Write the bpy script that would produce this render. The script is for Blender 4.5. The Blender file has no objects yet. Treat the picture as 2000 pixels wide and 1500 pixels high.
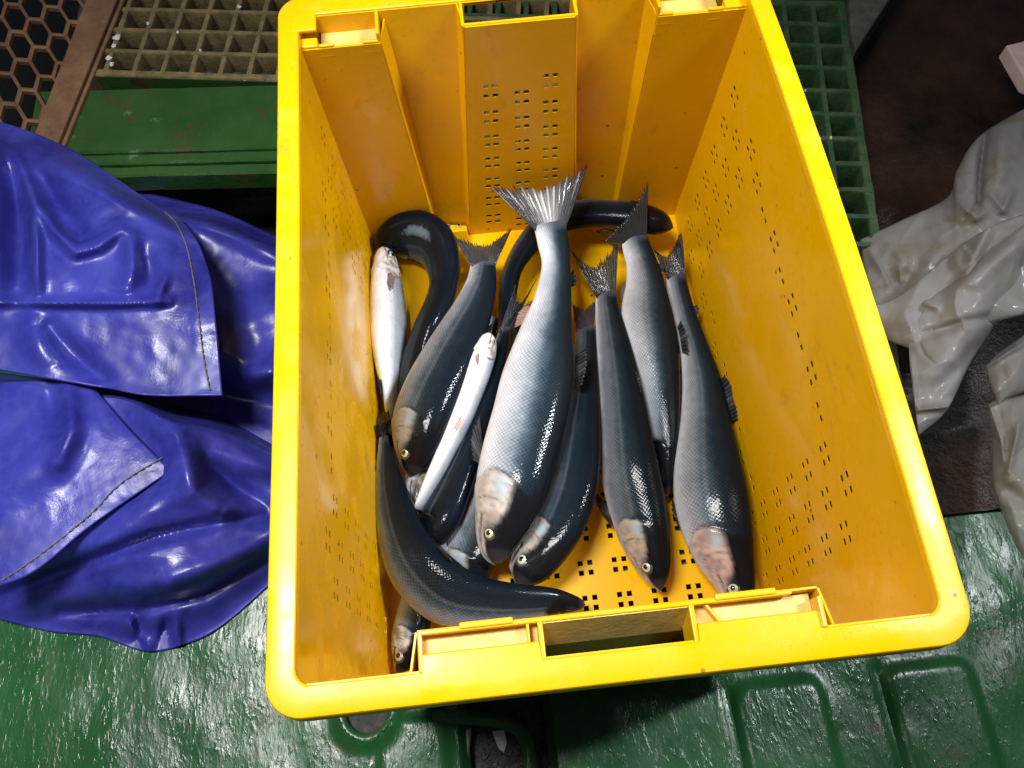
import bpy, math, random
from mathutils import Vector, Euler, noise
random.seed(7)
S = bpy.context.scene
COL = S.collection
R = math.radians

# ------------------------------------------------------------------ camera
CAM = Vector((-0.053817, -0.289349, 0.764868))
EUL = Euler((0.420116, 0.021811, -0.104709), 'XYZ')
FPX = 1568.2
cd = bpy.data.cameras.new('camera'); cam = bpy.data.objects.new('camera', cd); COL.objects.link(cam)
cam.location = CAM; cam.rotation_euler = EUL
cd.sensor_width = 36; cd.lens = FPX / 2000 * 36; cd.clip_start = 0.01; cd.clip_end = 50
S.camera = cam
# ------------------------------------------------------------------ world, lamps, exposure
w = bpy.data.worlds.new('World'); S.world = w; w.use_nodes = True
w.node_tree.nodes['Background'].inputs[0].default_value = (0.75, 0.85, 1, 1)
w.node_tree.nodes['Background'].inputs[1].default_value = 0.07
def lamp(name, loc, target, size, power, col, sy=None, spread=180):
    l = bpy.data.lights.new(name, 'AREA'); l.energy = power; l.color = col
    l.spread = R(spread); l.shape = 'RECTANGLE'; l.size = size; l.size_y = sy or size
    o = bpy.data.objects.new(name, l); COL.objects.link(o); o.location = loc
    o.rotation_euler = (Vector(target) - Vector(loc)).to_track_quat('-Z', 'Y').to_euler()
    return o
lamp('ceiling_lamp', (-0.52, 0.02, 1.66), (-0.20, -0.04, 0), 0.26, 8.4, (1, .98, .95), 0.55, 85)
lamp('side_lamp', (1.15, 0.05, 1.7), (-0.06, 0.0, 0.0), 0.07, 2.1, (.93, .97, 1), 0.42, 34)
S.view_settings.view_transform = 'Standard'; S.view_settings.look = 'None'
S.view_settings.exposure = 0; S.view_settings.gamma = 1

# ------------------------------------------------------------------ helpers
ROT = EUL.to_matrix()
def at(px, py, z=0.0):
    d = ROT @ Vector(((px - 1000) / FPX, -(py - 750) / FPX, -1))
    k = (z - CAM.z) / d.z
    return CAM + d * k
def tag(o, label=None, cat=None, group=None, kind=None):
    if label: o['label'] = label
    if cat: o['category'] = cat
    if group: o['group'] = group
    if kind: o['kind'] = kind
    return o
def empty(name, loc=(0, 0, 0)):
    o = bpy.data.objects.new(name, None); COL.objects.link(o); o.location = loc; o.empty_display_size = .02
    return o
class MB:
    def __init__(s): s.v = []; s.f = []; s.uv = {}; s.at = {}; s.mi = []
    def quad(s, pts, mi=0):
        n = len(s.v); s.v += [tuple(p) for p in pts]; s.f.append(tuple(range(n, n + len(pts)))); s.mi.append(mi)
    def grid(s, rows, closed=False, mi=0, flip=False):
        n = len(s.v); m = len(rows[0])
        for r in rows: s.v += [tuple(p) for p in r]
        for i in range(len(rows) - 1):
            for j in range(m if closed else m - 1):
                a = n + i * m + j; b = n + i * m + (j + 1) % m
                f = (a, b, b + m, a + m)
                s.f.append(f[::-1] if flip else f); s.mi.append(mi)
        return n
    def prism(s, lo, hi, mi=0):      # lo, hi: matching polygons (counter-clockwise from above)
        n = len(s.v); k = len(lo); s.v += [tuple(p) for p in lo] + [tuple(p) for p in hi]
        s.f.append(tuple(range(n + k, n + 2 * k))); s.f.append(tuple(range(n + k - 1, n - 1, -1)))
        for i in range(k):
            j = (i + 1) % k; s.f.append((n + i, n + j, n + k + j, n + k + i))
        s.mi += [mi] * (k + 2)
    def box(s, x0, x1, y0, y1, z0, z1, mi=0):
        q = [(x0, y0), (x1, y0), (x1, y1), (x0, y1)]
        s.prism([(x, y, z0) for x, y in q], [(x, y, z1) for x, y in q], mi)
    def tube(s, pts, rad, seg=12, mi=0):
        rows = []
        pts = [Vector(p) for p in pts]
        for i, p in enumerate(pts):
            t = (pts[min(i + 1, len(pts) - 1)] - pts[max(i - 1, 0)]).normalized()
            u = Vector((0, 0, 1)) if abs(t.z) < .9 else Vector((1, 0, 0))
            a = t.cross(u).normalized(); b = a.cross(t)
            r = rad[i] if isinstance(rad, (list, tuple)) else rad
            rows.append([p + a * r * math.cos(k * 2 * math.pi / seg) + b * r * math.sin(k * 2 * math.pi / seg) for k in range(seg)])
        n = s.grid(rows, closed=True, mi=mi)
        s.f.append(tuple(range(n, n + seg))); s.f.append(tuple(range(n + (len(pts) - 1) * seg, n + len(pts) * seg))); s.mi += [mi, mi]
    def build(s, name, mats, parent=None, smooth=True, bevel=0, solid=0, off=0, warp=None, weld=False, sharp=38, origin=None):
        me = bpy.data.meshes.new(name)
        vv = [warp(p) for p in s.v] if warp else s.v
        org = Vector(origin) if origin is not None else Vector((0, 0, 0))
        if origin is not None: vv = [tuple(Vector(p) - org) for p in vv]
        me.from_pydata(vv, [], s.f)
        for m in (mats if isinstance(mats, (list, tuple)) else [mats]): me.materials.append(m)
        for p, m in zip(me.polygons, s.mi): p.material_index = m; p.use_smooth = smooth
        for an, vals in s.at.items():
            if isinstance(vals[0], tuple):
                a = me.color_attributes.new(an, 'FLOAT_COLOR', 'POINT')
                for i, c in enumerate(vals): a.data[i].color = c
            else:
                a = me.attributes.new(an, 'FLOAT', 'POINT')
                for i, c in enumerate(vals): a.data[i].value = c
        if s.uv:
            ul = me.uv_layers.new(name='UVMap')
            for p in me.polygons:
                for li, vi in zip(p.loop_indices, p.vertices): ul.data[li].uv = s.uv[vi]
        me.validate(); me.update()
        if smooth: me.set_sharp_from_angle(angle=R(sharp))
        o = bpy.data.objects.new(name, me); COL.objects.link(o); o.parent = parent
        if origin is not None: o.location = org
        if weld:
            m = o.modifiers.new('weld', 'WELD'); m.merge_threshold = .0001
        if solid:
            m = o.modifiers.new('solid', 'SOLIDIFY'); m.thickness = solid; m.offset = off
        if bevel:
            m = o.modifiers.new('bevel', 'BEVEL'); m.width = bevel; m.segments = 2; m.limit_method = 'ANGLE'; m.angle_limit = R(40)
        return o

# ------------------------------------------------------------------ materials
class NT:
    def __init__(s, name):
        s.m = bpy.data.materials.new(name); s.m.use_nodes = True; s.t = s.m.node_tree; s.n = s.t.nodes; s.l = s.t.links
        s.b = s.n['Principled BSDF']; s.out = s.n['Material Output']
        s._c = None
    def link(s, a, b): s.l.new(a, b)
    def new(s, t, **k):
        x = s.n.new(t)
        for a, b in k.items(): setattr(x, a, b)
        return x
    def coord(s, scale=(1, 1, 1), rot=(0, 0, 0), which='Object'):
        if not s._c: s._c = s.new('ShaderNodeTexCoord')
        m = s.new('ShaderNodeMapping'); m.inputs['Scale'].default_value = scale; m.inputs['Rotation'].default_value = rot
        s.link(s._c.outputs[which], m.inputs[0]); return m.outputs[0]
    def noise(s, scale, detail=4, rough=.5, dist=0, vec=None):
        x = s.new('ShaderNodeTexNoise'); x.inputs['Scale'].default_value = scale; x.inputs['Detail'].default_value = detail
        x.inputs['Roughness'].default_value = rough; x.inputs['Distortion'].default_value = dist
        s.link(vec if vec else s.coord(), x.inputs['Vector']); return x.outputs['Fac']
    def ramp(s, fac, stops, interp='LINEAR'):
        x = s.new('ShaderNodeValToRGB'); e = x.color_ramp.elements; x.color_ramp.interpolation = interp
        while len(e) < len(stops): e.new(.5)
        for i, (p, c) in enumerate(stops):
            e[i].position = p; e[i].color = (c, c, c, 1) if isinstance(c, (int, float)) else (*c, 1)
        s.link(fac, x.inputs[0]); return x.outputs[0]
    def mix(s, fac, a, b, mode='MIX'):
        x = s.new('ShaderNodeMix', data_type='RGBA', blend_type=mode)
        for sock, v in ((x.inputs[0], fac), (x.inputs[6], a), (x.inputs[7], b)):
            if isinstance(v, (int, float)): sock.default_value = v
            elif isinstance(v, tuple): sock.default_value = (*v, 1)
            else: s.link(v, sock)
        return x.outputs[2]
    def math(s, op, a, b=0.0, c=None):
        x = s.new('ShaderNodeMath', operation=op)
        for i, v in enumerate((a, b) if c is None else (a, b, c)):
            if isinstance(v, (int, float)): x.inputs[i].default_value = v
            else: s.link(v, x.inputs[i])
        return x.outputs[0]
    def bump(s, h, strength=.5, dist=.001, prev=None):
        x = s.new('ShaderNodeBump'); x.inputs['Strength'].default_value = strength; x.inputs['Distance'].default_value = dist
        s.link(h, x.inputs['Height'])
        if prev: s.link(prev, x.inputs['Normal'])
        return x.outputs[0]
    def set(s, **k):
        for a, v in k.items():
            sock = s.b.inputs[a.replace('_', ' ')]
            if isinstance(v, (int, float)): sock.default_value = v
            elif isinstance(v, tuple): sock.default_value = (*v, 1) if len(v) == 3 and sock.type == 'RGBA' else v
            else: s.link(v, sock)
        return s.m

def m_yellow(name='yellow_plastic', worn=0.0, wet=0):
    t = NT(name)
    big = t.noise(7, 4, .6); mid = t.noise(38, 6, .65); fine = t.noise(220, 5, .7)
    c = t.mix(t.ramp(big, [(.3, 0), (.75, 1)]), (.81, .455, .0), (.74, .405, .0))
    c = t.mix(t.math('MULTIPLY', t.ramp(mid, [(.50, 0), (.78, 1)]), .05 + worn), c, (.84, .50, .11))
    # grime specks
    v = t.new('ShaderNodeTexVoronoi'); v.inputs['Scale'].default_value = 42; t.link(t.coord(), v.inputs['Vector'])
    n2 = t.noise(16, 3, .5)
    sp = t.math('MULTIPLY', t.ramp(v.outputs['Distance'], [(.045, 1), (.085, 0)]), t.ramp(n2, [(.49, 0), (.54, 1)]))
    c = t.mix(t.math('MULTIPLY', sp, .85), c, (.10, .045, .01))
    st = t.math('MULTIPLY', t.ramp(fine, [(.57, 0), (.72, 1)]), t.ramp(t.noise(9, 3, .6), [(.48, 0), (.64, 1)]))
    c = t.mix(t.math('MULTIPLY', st, .55), c, (.28, .14, .03))
    sk = t.ramp(t.noise(30, 7, .72, 1.2, t.coord((1, .35, .5), (0, 0, R(35)))), [(.60, 0), (.68, 1)])
    c = t.mix(t.math('MULTIPLY', sk, .30), c, (.40, .21, .035))
    rg = t.ramp(t.noise(13, 5, .6, .6), [(.42, .09), (.58, .34)] if wet else [(.38, .20), (.62, .42)])
    b = t.bump(t.noise(60, 5, .6), .12, .0015)
    b = t.bump(t.noise(500, 3, .6), .12, .0003, b)
    return t.set(Base_Color=c, Roughness=rg, Normal=b, Specular_IOR_Level=.32)

def m_green(name='green_deck_paint', base=((.010, .060, .018), (.022, .105, .034)), rust=.12, scl=1.0, strength=.9):
    t = NT(name)
    st = t.coord((1.0, .42, 1.0), (0, 0, R(15)))
    big = t.noise(9, 4, .6)
    c = t.mix(t.ramp(big, [(.3, 0), (.7, 1)]), *base)
    c = t.mix(t.math('MULTIPLY', t.ramp(t.noise(14, 8, .72), [(.57, 0), (.66, 1)]), rust * 4), c, (.07, .035, .018))
    c = t.mix(t.math('MULTIPLY', t.ramp(t.noise(24, 8, .72), [(.62, 0), (.66, 1)]), rust), c, (.18, .28, .2))
    h1 = t.noise(95 * scl, 4, .55, .3, st)
    h2 = t.noise(420 * scl, 3, .55, 0, st)
    h3 = t.ramp(t.noise(210 * scl, 3, .5, .2, st), [(.56, 0), (.72, 1)])      # brush beads and grit under the paint
    b = t.bump(h1, strength * .22, .0038)
    b = t.bump(h3, .24 * strength, .0014, b)
    b = t.bump(h2, .18, .0008, b)
    rg = t.ramp(t.noise(20, 4, .6), [(.35, .20), (.7, .38)])
    return t.set(Base_Color=c, Roughness=rg, Normal=b, Specular_IOR_Level=.36)

def m_simple(name, c0, c1, scale=30, rough=(.3, .6), bump=.4, bd=.002, bs=120, metallic=0.0, spec=.5):
    t = NT(name)
    c = t.mix(t.ramp(t.noise(scale, 6, .65), [(.35, 0), (.65, 1)]), c0, c1)
    rg = t.ramp(t.noise(scale * .7, 4, .6), [(.35, rough[0]), (.65, rough[1])])
    return t.set(Base_Color=c, Roughness=rg, Normal=t.bump(t.noise(bs, 5, .6), bump, bd), Metallic=metallic, Specular_IOR_Level=spec)

def m_fish():
    t = NT('wet_fish_skin')
    ca = t.new('ShaderNodeVertexColor', layer_name='skin')
    sc = t.new('ShaderNodeAttribute', attribute_name='scaly').outputs['Fac']
    gl = t.new('ShaderNodeAttribute', attribute_name='silver').outputs['Fac']
    uv = t.new('ShaderNodeTexCoord'); sp = t.new('ShaderNodeSeparateXYZ'); t.link(uv.outputs['UV'], sp.inputs[0])
    wob = t.math('MULTIPLY', t.noise(70, 2, .5), 1.4)
    u, v = t.math('ADD', sp.outputs[0], wob), t.math('SUBTRACT', sp.outputs[1], wob)
    a = t.math('SINE', t.math('MULTIPLY', u, math.pi))
    b_ = t.math('SINE', t.math('MULTIPLY', v, math.pi))
    sca = t.math('MULTIPLY', a, b_)                      # -1..1 diamond lattice
    n = t.noise(55, 5, .65); n2 = t.noise(260, 4, .65)
    h = t.math('MULTIPLY', t.math('MULTIPLY', sca, sc), t.ramp(t.noise(28, 4, .6), [(.30, .25), (.60, 1)]))
    col = t.mix(t.math('MULTIPLY', t.ramp(n, [(.35, 0), (.7, 1)]), .38), ca.outputs['Color'], t.mix(1.0, ca.outputs['Color'], (.45, .47, .5), 'MULTIPLY'))
    # each scale: pale edge, dark root
    pale = t.math('MULTIPLY', t.math('MULTIPLY', t.ramp(t.math('MULTIPLY_ADD', sca, .5, .5), [(.25, 0), (.9, 1)]), sc), .55)
    col = t.mix(pale, col, t.mix(.02, t.mix(1.0, col, (1.9, 1.95, 2.0), 'MULTIPLY'), (.12, .16, .22)))
    bp = t.bump(h, .4, .00028)
    bp = t.bump(n, .25, .0015, bp)
    bp = t.bump(n2, .12, .0004, bp)
    cn = t.bump(t.math('ADD', t.math('MULTIPLY', h, .35), t.math('ADD', t.noise(300, 3, .6), t.noise(90, 3, .6))), .24, .0006)
    met = t.math('MULTIPLY', gl, .14)
    return t.set(Base_Color=col, Metallic=met, Roughness=t.ramp(n2, [(.3, .34), (.7, .50)]), Normal=bp, Coat_Weight=.40, Coat_IOR=1.36, Coat_Roughness=.03, Coat_Normal=cn, Specular_IOR_Level=.03)

def m_fin():
    t = NT('fish_fin')
    ca = t.new('ShaderNodeVertexColor', layer_name='skin')
    uv = t.new('ShaderNodeTexCoord'); sp = t.new('ShaderNodeSeparateXYZ'); t.link(uv.outputs['UV'], sp.inputs[0])
    ray = t.math('SINE', t.math('MULTIPLY', sp.outputs[0], 2 * math.pi))
    r01 = t.math('MULTIPLY_ADD', ray, .5, .5)
    col = t.mix(t.math('MULTIPLY', r01, .7), ca.outputs['Color'], t.mix(.14, ca.outputs['Color'], (.30, .31, .33)))
    bp = t.bump(t.math('ADD', r01, t.math('MULTIPLY', t.noise(180, 3, .6), .4)), .45, .0008)
    m = t.set(Base_Color=col, Roughness=.32, Normal=bp, Coat_Weight=.22, Coat_Roughness=.08, Specular_IOR_Level=.2)
    tr = t.new('ShaderNodeBsdfTransparent'); mx = t.new('ShaderNodeMixShader')
    # thin webs between the rays let a little of what lies behind through
    t.link(t.math('MULTIPLY', t.math('SUBTRACT', 1.0, r01), t.math('MULTIPLY', sp.outputs[1], .45)), mx.inputs[0])
    t.link(t.b.outputs[0], mx.inputs[1]); t.link(tr.outputs[0], mx.inputs[2]); t.link(mx.outputs[0], t.out.inputs[0])
    return m

def m_flat(name, c, rough=.2, coat=0.0, metallic=0.0):
    t = NT(name); return t.set(Base_Color=c, Roughness=rough, Coat_Weight=coat, Metallic=metallic)

def m_blue():
    t = NT('blue_oilskin')
    big = t.noise(14, 5, .6, .5)
    c = t.mix(t.ramp(big, [(.35, 0), (.65, 1)]), (.017, .018, .20), (.042, .046, .33))
    c = t.mix(t.math('MULTIPLY', t.ramp(t.noise(30, 6, .65, .8), [(.50, 0), (.66, 1)]), .14), c, (.10, .11, .46))
    c = t.mix(t.math('MULTIPLY', t.ramp(t.noise(70, 7, .7), [(.68, 0), (.74, 1)]), .25), c, (.01, .01, .08))
    wv = t.new('ShaderNodeTexWave', bands_direction='X'); wv.inputs['Scale'].default_value = 260; wv.inputs['Distortion'].default_value = .5
    t.link(t.coord(), wv.inputs['Vector'])
    b = t.bump(t.noise(18, 3, .5, .3), .30, .006)
    b = t.bump(wv.outputs['Fac'], .05, .0004, b)
    wet = t.ramp(t.noise(22, 5, .6, .6), [(.42, 0), (.58, 1)])
    b = t.bump(t.math('MULTIPLY', t.noise(330, 4, .6), wet), .22, .0012, b)
    rg = t.ramp(t.noise(22, 5, .6, .6), [(.42, .46), (.60, .27)])
    return t.set(Base_Color=c, Roughness=rg, Normal=b, Specular_IOR_Level=.5)

def m_bag():
    t = NT('clear_plastic_film')
    c = t.mix(t.ramp(t.noise(7, 4, .6), [(.35, 0), (.7, 1)]), (.40, .39, .40), (.33, .31, .285))
    c = t.mix(t.math('MULTIPLY', t.ramp(t.noise(16, 5, .6, .8), [(.56, 0), (.68, 1)]), .55), c, (.26, .19, .10))
    b = t.bump(t.noise(20, 3, .5, .8), .22, .005)
    m = t.set(Base_Color=c, Roughness=.5, Normal=b, Specular_IOR_Level=.3, Coat_Weight=.30, Coat_Roughness=.12)
    tr = t.new('ShaderNodeBsdfTransparent'); mx = t.new('ShaderNodeMixShader'); mx.inputs[0].default_value = .46
    tl = t.new('ShaderNodeBsdfTranslucent'); m2 = t.new('ShaderNodeMixShader'); m2.inputs[0].default_value = .25
    t.link(c, tl.inputs[0])
    t.link(t.b.outputs[0], m2.inputs[1]); t.link(tl.outputs[0], m2.inputs[2])
    t.link(m2.outputs[0], mx.inputs[1]); t.link(tr.outputs[0], mx.inputs[2]); t.link(mx.outputs[0], t.out.inputs[0])
    return m

YEL = m_yellow(); YELWET = m_yellow('wet_yellow_plastic', .1, wet=1); YELW = m_yellow('worn_yellow_plastic', .22)
GREEN = m_green(); GREENT = m_green('green_beam_paint', ((.016, .055, .013), (.036, .090, .025)), .30, .8, .8)
RUST = m_simple('rusty_steel', (.13, .065, .035), (.22, .12, .06), 22, (.45, .75), .5, .002, 160)
TANG = m_simple('dirty_tan_grating', (.10, .082, .038), (.21, .165, .075), 60, (.35, .6), .6, .002, 220)
GRG = m_simple('green_grating', (.010, .055, .018), (.055, .085, .04), 45, (.3, .55), .5, .002, 220)
BROWN = m_simple('wet_brown_deck', (.004, .002, .001), (.036, .016, .008), 9, (.22, .5), .55, .003, 150, 0.0, .3)
DARK = m_simple('dark_trench', (.006, .005, .004), (.03, .02, .014), 40, (.15, .4), .8, .004, 120)
UNDER = m_simple('dark_grey_underfloor', (.05, .06, .055), (.09, .10, .09), 25, (.3, .6), .4, .002, 90)
FLAKE = m_simple('white_flake', (.55, .55, .52), (.8, .8, .78), 300, (.3, .6), .5, .001, 500)
GREY = m_simple('grey_brown_panel', (.045, .04, .035), (.10, .09, .075), 30, (.35, .6), .3, .002, 90)
PINK = m_simple('pale_pink_board', (.55, .42, .40), (.65, .52, .48), 60, (.5, .7), .3, .001, 200)
THREAD = m_simple('grey_thread', (.06, .06, .05), (.18, .18, .14), 200, (.6, .8), .6, .001, 700)
FISH = m_fish(); FIN = m_fin(); BLUE = m_blue(); BAG = m_bag()
IRIS = m_simple('eye_iris', (.50, .58, .46), (.75, .78, .60), 700, (.12, .2), .2, .0005, 900, .4)
PUPIL = m_flat('eye_pupil', (.003, .003, .004), .05, 1.0)
SOCK = m_flat('eye_ring', (.04, .05, .055), .25, .6)

# ================================================================== THE SETTING
ZD = -0.07          # lower deck
ZG = -0.012         # top of gratings and beam
def sheet(name, x0, x1, y0, y1, step, hf, mat):
    nx = int((x1 - x0) / step) + 1; ny = int((y1 - y0) / step) + 1
    b = MB()
    b.grid([[(x0 + (x1 - x0) * i / nx, y0 + (y1 - y0) * j / ny, hf(x0 + (x1 - x0) * i / nx, y0 + (y1 - y0) * j / ny)) for i in range(nx + 1)] for j in range(ny + 1)])
    return tag(b.build(name, mat), kind='structure')
def sstep(a, b, x):
    t = max(0, min(1, (x - a) / (b - a))); return t * t * (3 - 2 * t)
def rrect(x, y, cx, cy, hx, hy, r, soft):
    dx = max(abs(x - cx) - hx + r, 0); dy = max(abs(y - cy) - hy + r, 0)
    return 1 - sstep(-soft, soft, math.hypot(dx, dy) - r)
def deck_left(x, y):
    z = ZD + .0012 * noise.noise(Vector((x * 30, y * 22, 1))) + .0022 * noise.noise(Vector((x * 7, y * 7, 4)))
    d = math.hypot(x - HC.x, y - HC.y)
    z += .006 * math.exp(-((d - .0265) / .007) ** 2)        # raised bead round the drain hole
    if d < .024: z -= .03 * sstep(.0245, .0215, d)
    z += .005 * rrect(x, y, -0.165, -0.33, .032, .075, .012, .006)      # weld-raised patch
    z -= .012 * sstep(XT0 - .010, XT0 + .0005, x)
    return z
def deck_right(x, y):
    z = ZD + .0012 * noise.noise(Vector((x * 30, y * 22, 7))) + .0022 * noise.noise(Vector((x * 7, y * 7, 9)))
    for cx in (.187, .335):
        z += .0055 * rrect(x, y, cx, -.315, .042, .055, .014, .006)
        z -= .003 * math.exp(-((x - cx + .048) / .004) ** 2) * rrect(x, y, cx - .03, -.315, .05, .06, .014, .006)
    z -= .012 * sstep(XT1 + .008, XT1, x)
    return z
HC = at(718, 1388, ZD)
XT0, XT1 = -.1130, -.0385
sheet('deck', -.64, XT0, -.48, .245, .0032, deck_left, GREEN)
sheet('deck', -1.3, -.64, -.75, .245, .02, deck_left, GREEN)
sheet('deck', -.64, XT0, -.75, -.48, .02, deck_left, GREEN)
sheet('deck', XT1, .60, -.75, .012, .0040, deck_right, GREEN)
sheet('deck', .60, 1.4, -.75, -.02, .02, lambda x, y: ZD + .002 * noise.noise(Vector((x * 7, y * 7, 9))), GREEN)
b = MB(); b.box(-1.3, 1.4, -.75, 1.6, -.20, -.19)
tag(b.build('underfloor', m_flat('bilge_shade_black', (.004, .004, .004), .6), smooth=False), kind='structure')  # near-black colour carries the shade of the drop below deck
b = MB(); b.box(XT0 - .012, XT1 + .012, -.75, .30, -.105, -.095)
tag(b.build('trench', DARK, smooth=False), kind='structure')
sheet('brown_deck', .372, 1.4, -.12, 1.6, .01, lambda x, y: ZD + .010 + .006 * noise.noise(Vector((x * 9, y * 9, 2))) + .0015 * noise.noise(Vector((x * 40, y * 40, 5))), BROWN)
tag(sheet('trench_wall', XT0 - .001, XT0, -.75, .3, .3, lambda x, y: -.09, DARK), kind='structure')

# ---- gratings
GA = -.16557
def gframe(gx, gy):
    c, s = math.cos(GA), math.sin(GA)
    return lambda i, j, z=0: Vector((gx + .038 * (c * i - s * j), gy + .038 * (s * i + c * j), z))
def grating(name, F, i0, i1, j0, j1, mat, depth=.030, wd=.10, seed=0):
    """moulded grating: bars taper, wider at the top"""
    b = MB(); rnd = random.Random(seed)
    for i in range(i0, i1 + 1):
        a = F(i, j0 - .06); c = F(i, j1 + .06); s = (F(i + 1, j0) - F(i, j0)) * wd
        if i in (i0, i1): s = s * 1.5
        n = (j1 - j0) * 3; rows_t = []
        L = [a + (c - a) * k / n for k in range(n + 1)]
        rows = []
        for k, p in enumerate(L):
            jit = s * (1 + .22 * noise.noise(Vector((p.x * 55, p.y * 55, i + seed))))
            zt = ZG + .0006 * noise.noise(Vector((p.x * 40, p.y * 40, 3)))
            rows.append([Vector((*(p - s * .55).xy, ZG - depth)), Vector((*(p - jit).xy, zt - .002)), Vector((*(p - jit * .75).xy, zt)), Vector((*(p + jit * .75).xy, zt)), Vector((*(p + jit).xy, zt - .002)), Vector((*(p + s * .55).xy, ZG - depth))])
        b.grid(rows)
    for j in range(j0, j1 + 1):
        a = F(i0 - .06, j); c = F(i1 + .06, j); s = (F(i0, j + 1) - F(i0, j)) * wd
        if j in (j0, j1): s = s * 1.4
        n = (i1 - i0) * 3; rows = []
        for k in range(n + 1):
            p = a + (c - a) * k / n
            jit = s * (1 + .22 * noise.noise(Vector((p.x * 55, p.y * 55, j + 40 + seed))))
            zt = ZG + .0007 + .0006 * noise.noise(Vector((p.x * 40, p.y * 40, 3)))
            rows.append([Vector((*(p - s * .55).xy, ZG - depth + .001)), Vector((*(p - jit).xy, zt - .002)), Vector((*(p - jit * .75).xy, zt)), Vector((*(p + jit * .75).xy, zt)), Vector((*(p + jit).xy, zt - .002)), Vector((*(p + s * .55).xy, ZG - depth + .001))])
        b.grid(rows, flip=True)
    return b.build(name, mat)
FT = gframe(-.55263, .5661); FG = gframe(.41472, .52621)
b = MB(); b.box(-.60, .40, .45, 1.2, -.075, -.07); tag(b.build('plate_below_grating', UNDER, smooth=False), kind='structure')
g1 = grating('floor_grating', FT, 0, 21, 0, 9, TANG, seed=1)
b = MB(); q_ = [FT(-.1, -.16), FT(21, -.16), FT(21, -.06), FT(-.1, -.06)]
b.prism([(p.x, p.y, ZG - .035) for p in q_], [(p.x, p.y, ZG - .001) for p in q_]); b.build('edge_bar', GREENT, g1, smooth=False, bevel=.001)
tag(g1, 'dirty tan square-mesh floor grating behind the yellow crate', 'grating', 'moulded floor gratings')
g2 = grating('floor_grating', FG, -13, 1, -19, 1, GRG, depth=.045, seed=5)
tag(g2, 'green-painted square-mesh floor grating under and right of the yellow crate', 'grating', 'moulded floor gratings')
# white paint flakes caught on the gratings
def flakes(name, spots, parent, z=ZG, mat=FLAKE, size=.004):
    for (px, py, sc) in spots:
        b = MB(); p = at(px, py, z + .0018); k = 7; r = size * sc
        ring = [p + Vector((math.cos(q * 2 * math.pi / k) * r * random.uniform(.6, 1.2), math.sin(q * 2 * math.pi / k) * r * random.uniform(.6, 1.2), -.001)) for q in range(k)]
        top = [p + (v - p) * .5 + Vector((0, 0, .0015)) for v in ring]
        b.prism(ring, top); b.build(name, mat, parent)
flakes('paint_flake', [(176, 78, 1), (228, 72, 1.5), (222, 88, 1.0), (212, 112, 1.1), (218, 124, .9), (391, 98, .6), (347, 62, .6), (466, 12, .8), (289, 45, .7)], g1)
flakes('paint_flake', [(1601, 270, .8), (1623, 268, .6), (1634, 372, 1.0), (1630, 366, .6), (1645, 420, .8), (1642, 410, .5), (1573, 176, .4)], g2)

# ---- beam between grating and garment
b = MB(); x0w = -.585
c_, s_ = math.cos(GA * .35), math.sin(GA * .35)
def BP(x, y): return (x, y + (x + .45) * math.tan(GA * .55))
for (ya, yb, za, zb) in ((.424, .528, -.05, ZG - .002), (.408, .4235, -.05, ZG - .005), (.392, .4075, -.05, ZG - .009)):
    n = 24; lo = []; hi = []
    rows = []
    for i in range(n + 1):
        x = -.60 + (.46) * i / n; w_ = .0012 * noise.noise(Vector((x * 30, ya * 90, 0)))
        a = BP(x, ya + w_); d = BP(x, yb + w_)
        rows.append([(*a, za), (*a, zb - .0025), (a[0], a[1] + .0025, zb), (d[0], d[1] - .0025, zb), (*d, zb - .0025), (*d, za)])
    b.grid(rows, flip=True)
bm = b.build('steel_beam', GREENT, smooth=True)
tag(bm, 'green-painted steel beam in front of the tan grating, left of the yellow crate', 'beam')
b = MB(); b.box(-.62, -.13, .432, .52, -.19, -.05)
b.build('beam_web', m_green('shaded_green_web', ((.004, .02, .006), (.006, .03, .01)), .2), bm, smooth=False)  # green darkened in the colour for the shade below the beam
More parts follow.
